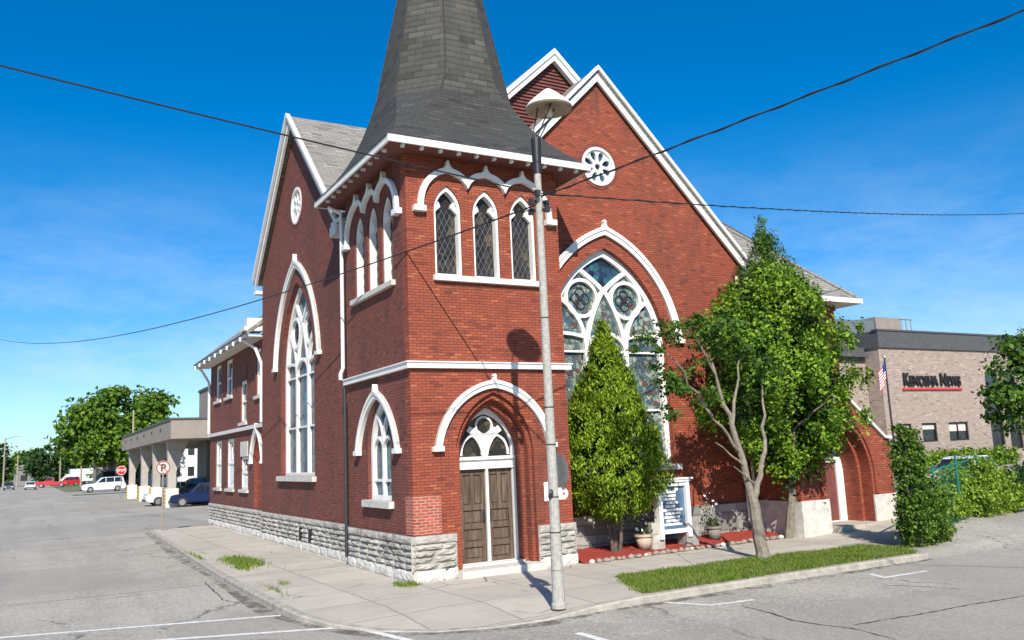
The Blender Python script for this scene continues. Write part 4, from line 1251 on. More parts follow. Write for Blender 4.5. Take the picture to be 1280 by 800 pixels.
# ---- street lamp
LP = (0.76, -4.44)
lamp = thing('street_lamp', 'tall concrete street lamp with a white conical shade before the church door', 'street lamp', (LP[0], LP[1], -.03))
bm = bmesh.new()
prof = [(.128, 0), (.128, .08), (.112, .10), (.104, .45), (.094, 1.3), (.086, 2.4), (.077, 4.2), (.070, 6.0), (.063, 7.8)]
lathe(bm, prof, 12); O('shaft', mesh(bm), M['pole'], lamp)
for z in (.62, 1.25, 1.85, 2.75, 3.4, 5.0):
    bm = bmesh.new(); lathe(bm, [(.102 - .0055 * z, z), (.107 - .0055 * z, z + .012), (.102 - .0055 * z, z + .024)], 12)
    O('band', mesh(bm), M['iron'], lamp)
bm = bmesh.new(); lathe(bm, [(.076, 7.7), (.078, 7.9), (.085, 7.92), (.095, 8.36), (.09, 8.38), (.05, 8.39)], 14)
O('collar', mesh(bm), M['black'], lamp)
bm = bmesh.new()
HX, HY = .24, -.13; HM = Matrix.Translation((HX, HY, 0))
for a in (.3, 2.4, 4.5):
    tube(bm, [(.07 * math.cos(a), .07 * math.sin(a), 8.36), (HX + .2 * math.cos(a), HY + .2 * math.sin(a), 9.05)], .012, 6)
O('rod', mesh(bm), M['iron'], lamp)
bm = bmesh.new(); lathe(bm, [(.435, 8.97), (.43, 8.99), (.38, 9.06), (.25, 9.18), (.12, 9.29), (.05, 9.34), (.0, 9.345)], 32, HM, cap=False)
hd = O('lamp_shade', mesh(bm, False), M['white'], lamp, True)
bm = bmesh.new(); lathe(bm, [(.434, 8.966), (.425, 8.93), (.38, 8.92), (.2, 9.0), (.0, 9.05)], 32, HM, cap=False)
O('shade_underside', mesh(bm, False), M['hood_tan'], hd, True)
bm = bmesh.new(); lathe(bm, [(.05, 8.8), (.07, 8.86), (.06, 9.0)], 12, HM); O('bulb', mesh(bm), M['white_dirty'], hd, True)
bm = bmesh.new()
for z, a in ((7.15, 0), (7.28, .9), (7.0, 2.2)):
    tube(bm, [(-.16 * math.cos(a), -.16 * math.sin(a), z), (.16 * math.cos(a), .16 * math.sin(a), z + .03)], .03, 6)
    for s in (-1, 1): box(bm, s * .16 * math.cos(a) - .04, s * .16 * math.cos(a) + .04, s * .16 * math.sin(a) - .04, s * .16 * math.sin(a) + .04, z - .05, z + .06)
O('wire_bracket', mesh(bm), M['iron'], lamp)
O('meter_box', boxes((.07, .16, .07, .15, 1.0, 1.55)), M['black'], lamp)
bm = bmesh.new(); lathe(bm, [(.055, 0), (.07, .03), (.04, .06)], 14, Matrix.Translation((-.08, -.1, 1.93)) @ Matrix.Rotation(2.2, 4, 'Z') @ Matrix.Rotation(PI / 2, 4, 'Y'))
O('socket_cap', mesh(bm), M['iron'], lamp)

# signs on the lamp
sg = thing('traffic_sign', 'bare grey back of an octagonal sign fixed to the street lamp', 'sign', (LP[0] + .15, LP[1] + .02, 2.26))
bm = bmesh.new(); lathe(bm, [(.32, -.006), (.32, .0)], 8, Matrix.Rotation(PI / 2, 4, 'Y') @ Matrix.Rotation(PI / 8, 4, 'Z')); O('sign_back', mesh(bm), M['grey_metal'], sg)
bm = bmesh.new(); lathe(bm, [(.32, .0005), (.32, .006)], 8, Matrix.Rotation(PI / 2, 4, 'Y') @ Matrix.Rotation(PI / 8, 4, 'Z')); O('sign_face', mesh(bm), M['red_sign'], sg)
sg = thing('parking_sign', 'small white round-ended plate strapped to the street lamp below the grey sign', 'sign', (LP[0] + .06, LP[1] + .02, 1.88), -.5)
o = O('sign_plate', stand(plate(('z', 0), [[(-.17, -.1), (.12, -.1)] + [(.12 + .1 * math.sin(t), -.1 * math.cos(t)) for t in [PI * k / 8 for k in range(1, 8)]] + [(.12, .1), (-.17, .1)]], 0, .012), UPR), M['white'], sg)
bm = bmesh.new(); lathe(bm, [(.022, .0), (.022, .004)], 14, Matrix.Translation((.14, -.013, 0)) @ Matrix.Rotation(PI / 2, 4, 'X')); O('red_dot', mesh(bm), M['red_sign'], sg)
sg = thing('pole_plate', 'small white plate standing out on the left of the street lamp', 'sign', (LP[0] - .19, LP[1] + .03, 1.95), -.5)
O('sign_plate', boxes((.02, .09, -.006, .006, -.18, .14)), M['white'], sg)

# ---- power lines
def wire(name, label, a, b, sag, r=.012, twist=False):
    a, b = Vector(a), Vector(b); n = 40
    pts = [a.lerp(b, i / n) - Vector((0, 0, 4 * sag * (i / n) * (1 - i / n))) for i in range(n + 1)]
    bm = bmesh.new(); tube(bm, pts, r, 6)
    if twist:
        d = (b - a).normalized(); s = d.cross(Vector((0, 0, 1))).normalized(); u = s.cross(d); m = int((b - a).length / .14)
        q = []
        for i in range(m + 1):
            t = i / m; p = a.lerp(b, t) - Vector((0, 0, 4 * sag * t * (1 - t)))
            q.append(p + (s * math.cos(i * .9) + u * math.sin(i * .9)) * r * 1.3)
        tube(bm, q, r * .8, 4)
    o = O(name, mesh(bm), M['black']); tag(o, label, 'power line', 'power lines'); return o
LT = (LP[0], LP[1], 7.22)
wire('power_line', 'twisted wire rising from the street lamp to the upper right corner', LT, (6.72, -18.96, 8.95), .12, .013, True)
wire('power_line', 'sagging twisted wire from the street lamp past the right gable toward the right edge', (LT[0], LT[1], 7.3), (39.6, 6.3, 14.0), .3, .012, True)
wire('power_line', 'wire crossing before the transept roof from the upper left corner', (LT[0], LT[1], 7.3), (-16.24, -5.76, 8.6), .12, .013)
wire('power_line', 'lower wire running far down the left street from the street lamp', (LT[0], LT[1], 7.1), (-12, 68, 15.2), 1.9, .016)


# ---- no-parking sign, stop sign
def round_sign(bmz, r): pass
np_ = thing('no_parking_sign', 'round white no parking sign on a thin rusty post at the kerb by the forecourt', 'sign', (-2.05, 22.7, -.02), R(-4))
O('post', tubes(([(0, 0, 0), (0, 0, 2.95)], .035, 6)), M['hood_tan'], np_)
bm = bmesh.new(); lathe(bm, [(.30, .02), (.30, .03)], 28, Matrix.Translation((0, 0, 2.68)) @ Matrix.Rotation(PI / 2, 4, 'X')); f = O('sign_face', mesh(bm), M['sill'], np_)
bm = bmesh.new(); ring_into(bm, ('y', -.031), 0, 2.68, .24, .29, 0, .006); 
ribbon_into(bm, ('y', -.031), [(-.17, 2.85), (.17, 2.51)], .04, .002, .006)
O('red_ring', mesh(bm), M['red_faded'], f)
O('lettering', stand(text_mesh('P', .42, .002, .01), Matrix.Translation((0, -.034, 2.66)) @ UPR), M['black'], f)
st = thing('stop_sign', 'red octagonal stop sign on a post beside the grey bank canopy', 'stop sign', (.95, 75, -.1), R(-2))
O('post', tubes(([(0, 0, 0), (0, 0, 3.1)], .045, 6)), M['grey_metal'], st)
bm = bmesh.new(); lathe(bm, [(.46, .04), (.46, .05)], 8, Matrix.Translation((0, 0, 2.75)) @ Matrix.Rotation(PI / 2, 4, 'X') @ Matrix.Rotation(PI / 8, 4, 'Z')); f = O('sign_face', mesh(bm), M['white'], st)
bm = bmesh.new(); lathe(bm, [(.42, .052), (.42, .056)], 8, Matrix.Translation((0, 0, 2.75)) @ Matrix.Rotation(PI / 2, 4, 'X') @ Matrix.Rotation(PI / 8, 4, 'Z')); O('red_panel', mesh(bm), M['red_sign'], f)
O('lettering', stand(text_mesh('STOP', .3, .002, .008), Matrix.Translation((0, -.06, 2.75)) @ UPR), M['white'], f)

# ---- church notice board with stone piers
nb = thing('notice_board', 'white framed glass notice board leaning forward on stone piers in the mulch bed', 'notice board', (7.3, .25, 0), 0)
rr_ = random.Random(5)
for x in (-.56, .56):
    bm = bmesh.new(); z = .02
    for k in range(5):
        h = rr_.uniform(.11, .16); j = rr_.uniform(-.02, .02)
        box(bm, x - .2 + j, x + .2 + j, -.02 + j, .36 + j, z, z + h - .003); z += h - .004
    O('stone_pier', mesh(bm), M['stone'], nb)
bm = bmesh.new()
plate_into(bm, ('y', 0), [rect(-.5, .5, .42, 1.70), rect(-.41, .41, .52, 1.60)], -.16, .05)
plate_into(bm, ('y', 0), [rect(-.56, .56, 1.702, 1.76)], -.2, .1); plate_into(bm, ('y', 0), [rect(-.62, .62, 1.762, 1.80)], -.22, .13)
for s in (-1, 1): plate_into(bm, ('y', 0), [rect(s * .46 - .06, s * .46 + .06, .30, 1.70)], -.14, .075)
O('frame', mesh(bm), M['white'], nb)
O('glass', plate(('y', 0), [rect(-.42, .42, .5, 1.62)], -.06, -.03), M['board_glass'], nb)
O('backboard', plate(('y', 0), [rect(-.45, .45, .46, 1.66)], -.18, -.165), M['white_dirty'], nb)
bm = bmesh.new()
for k in range(10):
    z0 = 1.42 - .09 * k; wq = rr_.uniform(.2, .36)
    plate_into(bm, ('y', 0), [rect(-wq, wq * rr_.uniform(.3, 1), z0, z0 + .06)], -.029, -.026)
plate_into(bm, ('y', 0), [circ(-.18, 1.53, .07, 12)], -.029, -.026); plate_into(bm, ('y', 0), [circ(.16, 1.53, .06, 12)], -.029, -.026)
O('notice', mesh(bm), M['white'], nb)  # white patches serve as notices and as white reflections painted on the glass

# ---- pots
def pot(loc, mat, label, s=1.0):
    p = thing('flower_pot', label, 'flower pot', loc, 0, 'pots in the mulch bed')
    bm = bmesh.new(); lathe(bm, [(.15 * s, 0), (.21 * s, .30 * s)], 20); O('pot', mesh(bm), M[mat], p, True)
    bm = bmesh.new(); lathe(bm, [(.225 * s, .30 * s), (.245 * s, .31 * s), (.245 * s, .37 * s), (.19 * s, .37 * s), (.18 * s, .33 * s)], 20); O('rim', mesh(bm), M[mat], p)
    return p
pot((6.42, .42, .09), 'pot_tan', 'tan flower pot left of the notice board, planted with white flowers')
pot((8.95, .62, .10), 'pot_grey', 'dark grey flower pot right of the notice board holding a small green plant', .95)
def bush(name, label, cat, loc, lobes, clumps, per, spread, size, mat, seed, group=None, stem=True, aspect=.6, shell=.35):
    r = np.random.default_rng(seed); t = thing(name, label, cat, loc, 0, group)
    P, Q = lobes_points(r, lobes, clumps, per, spread, shell)
    P[:, 2] = np.maximum(P[:, 2], .02)
    O('foliage', leaf_mesh(P, size, r, Q, aspect=aspect), M[mat], t)
    if stem:
        q = random.Random(seed); bm = bmesh.new()
        for k in range(5):
            c = lobes[k % len(lobes)][0]
            tube(bm, *limb(q, (q.uniform(-.05, .05), q.uniform(-.05, .05), -.02), (c[0] + q.uniform(-.1, .1), c[1], c[2]), .02, .008, 4))
        O('stem', mesh(bm), M['bark_dark'], t)
    return t
f = bush('potted_plant', 'leggy plant with white blossoms rising from the tan pot', 'plant', (6.42, .42, .44), [((0, 0, .14), (.2, .2, .12)), ((-.1, 0, .5), (.06, .06, .3))], 16, 14, .05, .06, 'leaf_street', 41)
rq = np.random.default_rng(5); Pp = rq.normal(size=(26, 3)) * np.array([.13, .13, .17]) + np.array([-.02, -.05, .36])
O('blossom', leaf_mesh(Pp, .07, rq, aspect=.9), M['petal'], f)
bush('potted_plant', 'low dark green plant in the grey pot', 'plant', (8.95, .62, .42), [((0, 0, .14), (.15, .15, .18))], 14, 14, .05, .07, 'leaf_dark', 42)
f = bush('flowering_plant', 'thin stalks with white flowers beside the notice board', 'plant', (7.95, .7, .05), [((0, 0, .6), (.18, .15, .4))], 12, 8, .06, .06, 'leaf_street', 43)
Pp = rq.normal(size=(18, 3)) * np.array([.16, .1, .25]) + np.array([0, -.1, .75]); O('blossom', leaf_mesh(Pp, .08, rq, aspect=.9), M['petal'], f)
f = bush('flowering_plant', 'tallest white-flowered stalks against the foundation right of the grey pot', 'plant', (9.2, 1.05, .05), [((0, 0, .6), (.18, .12, .4))], 10, 8, .06, .06, 'leaf_street', 44)
Pp = rq.normal(size=(14, 3)) * np.array([.16, .08, .2]) + np.array([0, -.1, .9]); O('blossom', leaf_mesh(Pp, .08, rq, aspect=.9), M['petal'], f)

# ---- edging rocks, each its own stone
def rock_me(seed):
    r = random.Random(seed); bm = bmesh.new(); bmesh.ops.create_icosphere(bm, subdivisions=2, radius=.5)
    d = [Vector((r.uniform(-1, 1), r.uniform(-1, 1), r.uniform(-1, 1))).normalized() for _ in range(7)]; h = [r.uniform(.28, .44) for _ in d]
    for v in bm.verts:
        for n, q in zip(d, h):
            k = v.co.dot(n)
            if k > q: v.co -= n * (k - q) * .85
        v.co += Vector((r.uniform(-1, 1), r.uniform(-1, 1), r.uniform(-1, 1))) * .02
    return mesh(bm)
rmes = [rock_me(i) for i in range(6)]
r_ = random.Random(9)
x = 4.22; k = 0; src = {}
while x < 11.1:
    sx = r_.uniform(.11, .24); y = -.30 + .32 * (x - 4.15) / 7 + r_.uniform(-.03, .03)
    pale = r_.random() < .16; key = (k % 6, pale)
    me = rmes[k % 6] if not pale else None
    if pale:
        me = src.get(key) or rmes[k % 6].copy(); src[key] = me
    o = bpy.data.objects.new('edging_rock', me); COL.objects.link(o)
    me.materials.clear(); me.materials.append(M['rock_pale' if pale else 'rock'])
    o.location = (x + sx / 2, y, .04); o.scale = (sx * 1.05, sx * .9, sx * r_.uniform(.55, .8)); o.rotation_euler = (0, 0, r_.uniform(0, 6))
    tag(o, 'pale rough stone in the rock edging of the mulch bed' if pale else 'brownish rough stone in the rock edging of the mulch bed', 'rock', 'pale edging rocks' if pale else 'brown edging rocks')
    x += sx * r_.uniform(.95, 1.25); k += 1

# ================================================================== TREES NEAR THE CHURCH
rq = np.random.default_rng(21); rn = random.Random(21)
t = thing('arborvitae', 'yellow-green cone-shaped arborvitae in front of the big church window', 'tree', (5.62, .55, .03))
P, Q = cone_points(rq, [(.95, .25), (1.15, .85), (1.7, 1.16), (2.3, 1.19), (3.0, 1.04), (3.8, .78), (4.6, .46), (5.2, .24), (5.72, .05)], 1250, 44, .08, .78, .2)
O('crown', leaf_mesh(P, .095, rq, Q, outw=.7, upw=.15, aspect=.34, vertical=True), M['leaf_arbor'], t)
bm = bmesh.new()
for a in range(4):
    x, y = .16 * math.cos(a * 1.7), .16 * math.sin(a * 1.7)
    tube(bm, *limb(rn, (x * .6, y * .6, -.05), (x * 3, y * 3, 1.9), .05, .025, 5, .05))
tube(bm, *limb(rn, (0, 0, -.05), (0, 0, 5.0), .07, .015, 6, .02))
O('trunk', mesh(bm), M['bark_dark'], t)
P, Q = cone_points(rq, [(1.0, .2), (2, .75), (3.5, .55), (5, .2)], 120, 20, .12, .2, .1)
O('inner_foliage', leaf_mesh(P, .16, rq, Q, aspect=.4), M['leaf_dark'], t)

# street tree with forked pale trunk
t = thing('street_tree', 'leaning street tree with forked pale trunk and sparse leaves on the grass verge', 'tree', (7.42, -2.62, 0))
bm = bmesh.new()
L = lambda *a: tube(bm, *limb(rn, *a))
L((0, 0, -.05), (-.12, .05, 1.35), .155, .115, 6, .03)
L((0, 0, -.06), (0, 0, .15), .21, .15, 2, 0)
L((-.12, .05, 1.3), (-.42, .2, 3.0), .09, .062, 6, .04)
L((-.12, .05, 1.3), (.45, .1, 2.4), .078, .05, 6, .05)
L((.45, .1, 2.4), (.85, .4, 4.1), .05, .015, 6, .05)
L((-.42, .2, 3.0), (-.95, .3, 4.9), .058, .015, 7, .05)
L((-.3, .15, 2.4), (-1.75, -.1, 3.75), .04, .014, 7, .06)
L((-1.2, 0, 3.25), (-2.7, -.2, 4.9), .035, .012, 7, .06)
L((-.42, .2, 3.0), (.15, .3, 4.7), .045, .015, 6, .05)
L((-.25, .1, 2.1), (-1.15, .0, 2.65), .03, .012, 5, .06)
L((-.75, .25, 4.2), (-1.6, .2, 5.5), .03, .012, 6, .06)
L((-.05, .05, 1.7), (-.85, -.2, 2.1), .03, .012, 4, .05)
O('trunk', mesh(bm), M['bark'], t)
lob = [((-2.85, -.2, 4.75), (.55, .5, .5)), ((-2.3, -.1, 4.05), (.55, .5, .38)), ((-1.6, .1, 5.3), (.75, .6, .38)), ((-.9, .3, 5.1), (.7, .6, .45)), ((-1.7, -.1, 3.8), (.5, .5, .3)), ((-1.35, .1, 4.45), (.5, .5, .3)),
       ((.2, .3, 4.8), (.6, .6, .5)), ((.9, .4, 4.2), (.6, .6, .5)), ((-.3, .3, 5.5), (.6, .6, .3)), ((-2.5, -.1, 3.3), (.35, .35, .2)), ((-1.3, 0, 2.75), (.35, .3, .2))]
P, Q = lobes_points(rq, lob, 84, 60, .105, .15)
O('crown', leaf_mesh(P, .088, rq, Q, upw=.45, aspect=.7), M['leaf_street'], t)

t = thing('broadleaf_tree', 'dense green tree rising to a spiky top between church and portico', 'tree', (10.85, -.55, .03))
bm = bmesh.new()
L((.1, .45, -.1), (.1, 0, 2.2), .12, .09, 6, .03); L((.1, 0, 2.2), (.2, .1, 7.0), .09, .02, 7, .03)
for k in range(12):
    a = k * 2.4; z = 2.0 + k * .4; rr2 = 1.6 - k * .1
    L((.1, 0, z), (rr2 * math.cos(a), rr2 * math.sin(a), z + .9), .045, .012, 5, .06)
O('trunk', mesh(bm), M['bark'], t)
P, Q = cone_points(rq, [(1.85, .5), (2.4, 1.15), (3.1, 1.75), (3.9, 2.0), (4.9, 1.95), (5.9, 1.6), (6.7, 1.15), (7.3, .5)], 470, 100, .16, .45, .42)
P[:, 1] *= .75; P[:, 0] -= .12
O('crown', leaf_mesh(P, .105, rq, Q, upw=.45, aspect=.62), M['leaf_maple'], t)
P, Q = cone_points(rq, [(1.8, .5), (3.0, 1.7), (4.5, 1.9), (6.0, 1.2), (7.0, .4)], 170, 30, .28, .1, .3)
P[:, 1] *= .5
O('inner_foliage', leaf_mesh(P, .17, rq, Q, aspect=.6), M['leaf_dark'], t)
t = thing('conifer', 'narrow spruce whose pointed top stands above the dense green tree', 'tree', (11.75, .62, 0))
P, Q = cone_points(rq, [(3.0, 1.2), (5.0, 1.45), (6.2, 1.3), (7.2, .9), (8.0, .55), (8.7, .22), (9.1, .04)], 640, 56, .11, .6, .45)
O('crown', leaf_mesh(P, .105, rq, Q, upw=.3, aspect=.35), M['leaf_conifer'], t)
O('trunk', tubes(([(0, 0, 0), (0, 0, 4), (0, 0, 9.1)], [.13, .09, .015], 8)), M['bark_dark'], t)

# ---- ivy-grown fence corner, fence, shrubs
A, B = Vector((11.2, -3.72, 0)), Vector((17.6, -1.5, 0))
fence = thing('chain_link_fence', 'green chain-link fence with round posts along the side lot', 'fence', A)
d = B - A
nP = 4
for k in range(nP):
    p = d * (k / (nP - 1)); z = hgt(A.x + p.x, A.y + p.y)
    O('post', tubes(([(p.x, p.y, z - .1), (p.x, p.y, z + 1.75)], .03, 8)), M['green_post'], fence)
O('rail', tubes(([(0, 0, 1.62), (d.x, d.y, 1.62 + .25)], .03, 6), ([(0, 0, .12), (d.x, d.y, .38)], .02, 6)), M['green_post'], fence)
bm = bmesh.new(); Lf = d.length; e = d.normalized(); stp = .16
i = -12
while i * stp < Lf:
    for s in (1, -1):
        s0 = i * stp; a0, a1 = s0, s0 + 1.5
        if s < 0: a0, a1 = s0 + 1.5, s0
        z0_, z1_ = .12, 1.62
        p0, p1 = e * max(0, min(Lf, a0)), e * max(0, min(Lf, a1))
        if (p1 - p0).length < .2: continue
        f0 = (max(0, min(Lf, a0)) - a0) / (a1 - a0); f1 = (max(0, min(Lf, a1)) - a0) / (a1 - a0)
        q0, q1 = Vector((p0.x, p0.y, z0_ + 1.5 * f0 + .25 * p0.length / Lf)), Vector((p1.x, p1.y, z0_ + 1.5 * f1 + .25 * p1.length / Lf))
        tube(bm, [q0, q1], .0028, 3, False)
    i += 1
O('wire_mesh', mesh(bm), M['green_post'], fence)
t = thing('ivy_column', 'tall ivy-covered stump wrapped round the fence end by the verge', 'plant', (11.3, -3.75, 0))
lob = [((-.05, 0, .6), (.34, .3, .75)), ((.0, 0, 1.5), (.32, .3, .75)), ((.18, .1, 2.3), (.3, .3, .6)), ((.12, .05, 1.9), (.3, .3, .6)), ((.6, .1, .55), (.5, .4, .6)), ((.7, .25, 1.15), (.4, .4, .45)), ((1.1, .25, .4), (.42, .4, .42)), ((1.35, .3, .95), (.3, .3, .3))]
P, Q = lobes_points(rq, lob, 420, 70, .085, .45); P[:, 2] = np.maximum(P[:, 2], .03)
O('foliage', leaf_mesh(P, .07, rq, Q, upw=.1, aspect=.75), M['leaf_ivy'], t)
bm = bmesh.new(); L((0, 0, -.1), (.1, .05, 2.5), .16, .06, 6, .03); L((-.1, 0, -.1), (-.15, 0, 1.6), .06, .03, 5, .05); O('trunk', mesh(bm), M['bark_dark'], t)
bush('shrub', 'bright yellow-green shrub spilling over the green fence', 'shrub', (17.0, -1.75, .2), [((-.9, 0, .8), (.7, .6, .65)), ((.1, .2, 1.1), (.9, .7, .7)), ((1.0, .3, .9), (.8, .7, .7)), ((1.5, -.1, .45), (.7, .6, .4)), ((-.2, -.3, .5), (1.1, .6, .45))], 300, 60, .13, .09, 'leaf_shrub', 51)
bush('shrub', 'smaller yellow-green shrub between ivy column and bright shrub', 'shrub', (14.6, -2.2, .15), [((0, 0, .5), (.7, .5, .5)), ((.6, .2, .55), (.6, .5, .45))], 110, 50, .12, .09, 'leaf_shrub', 52)
bush('shrub', 'dark green low shrub at the right end of the green fence', 'shrub', (20.6, -.6, .2), [((0, 0, .55), (1.3, .8, .65)), ((1.5, .3, .6), (1.3, .9, .7))], 190, 40, .16, .11, 'leaf_dark', 53)
# ================================================================== FAR RIGHT: newspaper building
nb = thing('office_building', 'tan brick newspaper office with dark metal parapet and black lettering', 'building', (0, 0, .1))
def npart(n, me, m, p=nb): return O(n, me, M[m], p)
FN = ('y', 22)
wins = [(46.1, 47.6), (48.75, 50.45), (51.85, 54.2)]
arcs = [(57.9, .85), (60.3, .85)]
hol = [rect(a, b, 2.05, 3.4) for a, b in wins] + [arch(c, h, 1.2, 6.6, 7.45, 8) for c, h in arcs]
m_ = []
npart('wall', plate(FN, [rect(44.9, 90, -.2, 8.8)] + hol, -.3, 0), 'brick_tan')
npart('wall', boxes((38, 44.89, 23.2, 23.5, -.2, 8.0), (44.9, 45.2, 22.3, 40, -.2, 8.8), (38, 38.3, 23.51, 40, -.2, 8.0)), 'brick_tan')
npart('parapet', boxes((44.8, 90, 21.85, 22.29, 8.8, 10.0), (44.8, 45.1, 22.3, 40, 8.8, 10.0)), 'grey_dark')
npart('roof_edge', boxes((44.7, 90, 21.78, 22.3, 10.0, 10.12), (37.8, 44.69, 23.0, 23.4, 7.95, 8.9), (41.8, 44.69, 22.7, 22.99, 8.2, 8.5)), 'grey_dark')
bm = bmesh.new()
for k in range(8): box(bm, 38.2 + k * .85, 38.25 + k * .85, 24.4, 24.5, 8.9, 9.7)
box(bm, 37.8, 44.8, 24.5, 30, 8.8, 9.7)
npart('roof_louvre', mesh(bm), 'grey_dark')
npart('rooftop_unit', boxes((60.9, 64.4, 34, 37, 9.9, 13.6)), 'concrete_tan')
npart('rooftop_unit', boxes((54.5, 60.6, 34, 38, 9.0, 13.2)), 'grey_metal')
bm = bmesh.new()
for x_ in (64.6, 65.3, 66.0): tube(bm, [(x_, 34, 10), (x_, 34, 13.6)], .06, 5)
for z_ in (12.3, 13.5): tube(bm, [(64.3, 34, z_), (66.2, 34, z_)], .05, 5)
npart('roof_railing', mesh(bm), 'grey_metal')
npart('roof_flue', boxes((70, 70.6, 24, 24.6, 10, 10.9)), 'white')
for a, b in wins:
    bm = bmesh.new(); plate_into(bm, FN, [rect(a, b, 2.05, 3.4), rect(a + .1, b - .1, 2.15, 3.3)], -.2, -.06)
    if b - a > 2: plate_into(bm, FN, [rect((a + b) / 2 - .04, (a + b) / 2 + .04, 2.15, 3.3)], -.2, -.07)
    q = npart('window', mesh(bm), 'black'); O('blind', plate(FN, [rect(a + .12, b - .12, 2.75 if b - a > 2 else 2.95, 3.28)], -.158, -.15), M['sill'], q); O('pane', plate(FN, [rect(a + .05, b - .05, 2.1, 3.35)], -.19, -.16), M['glass'], q)
for c, h in arcs:
    bm = bmesh.new(); plate_into(bm, FN, [arch(c, h, 1.2, 6.6, 7.45, 8), arch(c, h - .1, 1.3, 6.6, 7.33, 8)], -.25, -.1)
    q = npart('arched_window', mesh(bm), 'black'); O('pane', plate(FN, [arch(c, h - .05, 1.25, 6.6, 7.38, 8)], -.24, -.2), M['glass'], q)
    bm = bmesh.new(); [plate_into(bm, FN, [rect(c - h + .1, c + h - .1, z_, z_ + .08)], -.2, -.12) for z_ in (2.6, 3.9, 5.2)]; O('glazing_bar', mesh(bm), M['black'], q)
me = text_mesh('Kenosha News', 1.28, .06, .028, .78)
xs_ = [v.co.x for v in me.vertices]; sc = 6.6 / (max(xs_) - min(xs_))
me.transform(Matrix.Scale(sc, 4, (1, 0, 0))); 
npart('sign_lettering', stand(me, Matrix.Translation((50.45, 21.9, 6.5)) @ UPR), 'black')
npart('sign_underline', boxes((47.0, 53.9, 21.86, 21.99, 5.80, 5.91)), 'red_sign')
# flagpole + flag
fp = thing('flagpole', 'slim dark flagpole in front of the tan brick office', 'flagpole', (38.75, 17.0, .2))
O('pole', tubes(([(0, 0, 0), (0, 0, 7.2)], [.07, .05], 8)), M['iron'], fp)
bm = bmesh.new(); bmesh.ops.create_icosphere(bm, subdivisions=2, radius=.12, matrix=Matrix.Translation((0, 0, 7.3))); O('finial', mesh(bm), M['chrome'], fp)
def flag_mesh():
    bm = bmesh.new(); uvl = bm.loops.layers.uv.new(); nx, ny = 26, 13; g = []
    for i in range(nx + 1):
        r = []
        for j in range(ny + 1):
            s, v = i / nx, j / ny
            x = -1.25 * s * (.55 + .1 * v); z = -1.05 * (1 - v) - 1.0 * s ** 1.2; y = .12 * math.sin(s * 9 + v * 2) * s
            r.append(bm.verts.new((x, y, z)))
        g.append(r)
    for i in range(nx):
        for j in range(ny):
            f = bm.faces.new((g[i][j], g[i + 1][j], g[i + 1][j + 1], g[i][j + 1])); 
            f.material_index = 2 if (i < 10 and j >= 6) else (0 if j % 2 == 0 else 1)
    me = bpy.data.meshes.new('flag'); bm.to_mesh(me); bm.free(); return me
me = flag_mesh(); fl = bpy.data.objects.new('flag', me); COL.objects.link(fl)
for c in ('red_sign', 'white', 'flag_blue'): me.materials.append(M[c])
fl.location = (38.69, 17.0, 7.2); fl.modifiers.new('s', 'SOLIDIFY').thickness = .01
tag(fl, 'striped red and white flag with blue canton drooping from the flagpole', 'flag')
# hedge before the office
t = bush('hedge', 'clipped dark hedge under the office windows', 'hedge', (50, 20.6, .1), [((x_, 0, .7), (1.0, .5, .75)) for x_ in np.arange(-6.5, 7, 1.3)], 420, 22, .2, .2, 'leaf_maple', 61, stem=True)
# trees at the right edge
def far_tree(name, label, loc, lobes, clumps, per, spread, size, mat, seed, trunk_h, tr=.3, group=None, bark='bark_dark'):
    r = np.random.default_rng(seed); q = random.Random(seed); t = thing(name, label, 'tree', loc, 0, group)
    P, Q = lobes_points(r, lobes, clumps, per, spread, .35)
    O('crown', leaf_mesh(P, size, r, Q, upw=.4, aspect=.7), M[mat], t)
    bm = bmesh.new(); tube(bm, *limb(q, (0, 0, -.2), (0, 0, trunk_h), tr, tr * .6, 4, .03))
    for c, rr3 in lobes[:7]: tube(bm, *limb(q, (0, 0, trunk_h * .9), c, tr * .5, tr * .1, 5, .06))
    O('trunk', mesh(bm), M[bark], t); return t
far_tree('dark_tree', 'dark leafy tree at the right edge before the office', (34.5, 4.9, .25), [((-.2, 0, 4.6), (1.4, 1.3, 1.2)), ((.9, .3, 5.5), (1.5, 1.4, 1.0)), ((1.2, 0, 3.6), (1.7, 1.5, 1.3)), ((-.5, -.2, 3.4), (1.2, 1.1, .9)), ((-.2, 0, 2.3), (1.2, 1.1, .7)), ((1.6, 0, 2.3), (1.4, 1.3, .9))], 300, 34, .26, .15, 'leaf_dark', 71, 2.2, .16)
bush('shrub', 'low dark bushes under the dark tree at the right edge', 'shrub', (30.6, 3.2, .25), [((-.8, 0, .45), (1.4, .9, .6)), ((1.5, 0, .5), (1.5, .9, .7))], 170, 26, .2, .2, 'leaf_dark', 72)
far_tree('young_tree', 'light green young tree leaning over the right end of the office', (33.5, 6.0, .25), [((0, 0, 4.6), (1.6, 1.5, 1.5)), ((-1, 0, 3.4), (1.2, 1, .9)), ((1.5, 0, 6), (1.6, 1.4, 1.2))], 150, 30, .3, .24, 'leaf_street', 73, 2.4, .13)
# trees far behind, right
for k, (x_, y_, h_) in enumerate(((75, 60, 9), (95, 70, 11), (30, 95, 10), (48, 110, 12), (64, 120, 11))):
    lb = [((0, 0, h_ * .6), (4, 4, h_ * .38)), ((2.5, 0, h_ * .45), (3, 3, h_ * .25)), ((-2.5, 1, h_ * .5), (3, 3, h_ * .28))]
    far_tree('shade_tree', 'green tree far behind the buildings, hidden mostly from the street', (x_, y_, 0), lb, 120, 22, .7, .7, 'leaf_far', 80 + k, h_ * .3, .3, 'trees behind the buildings')

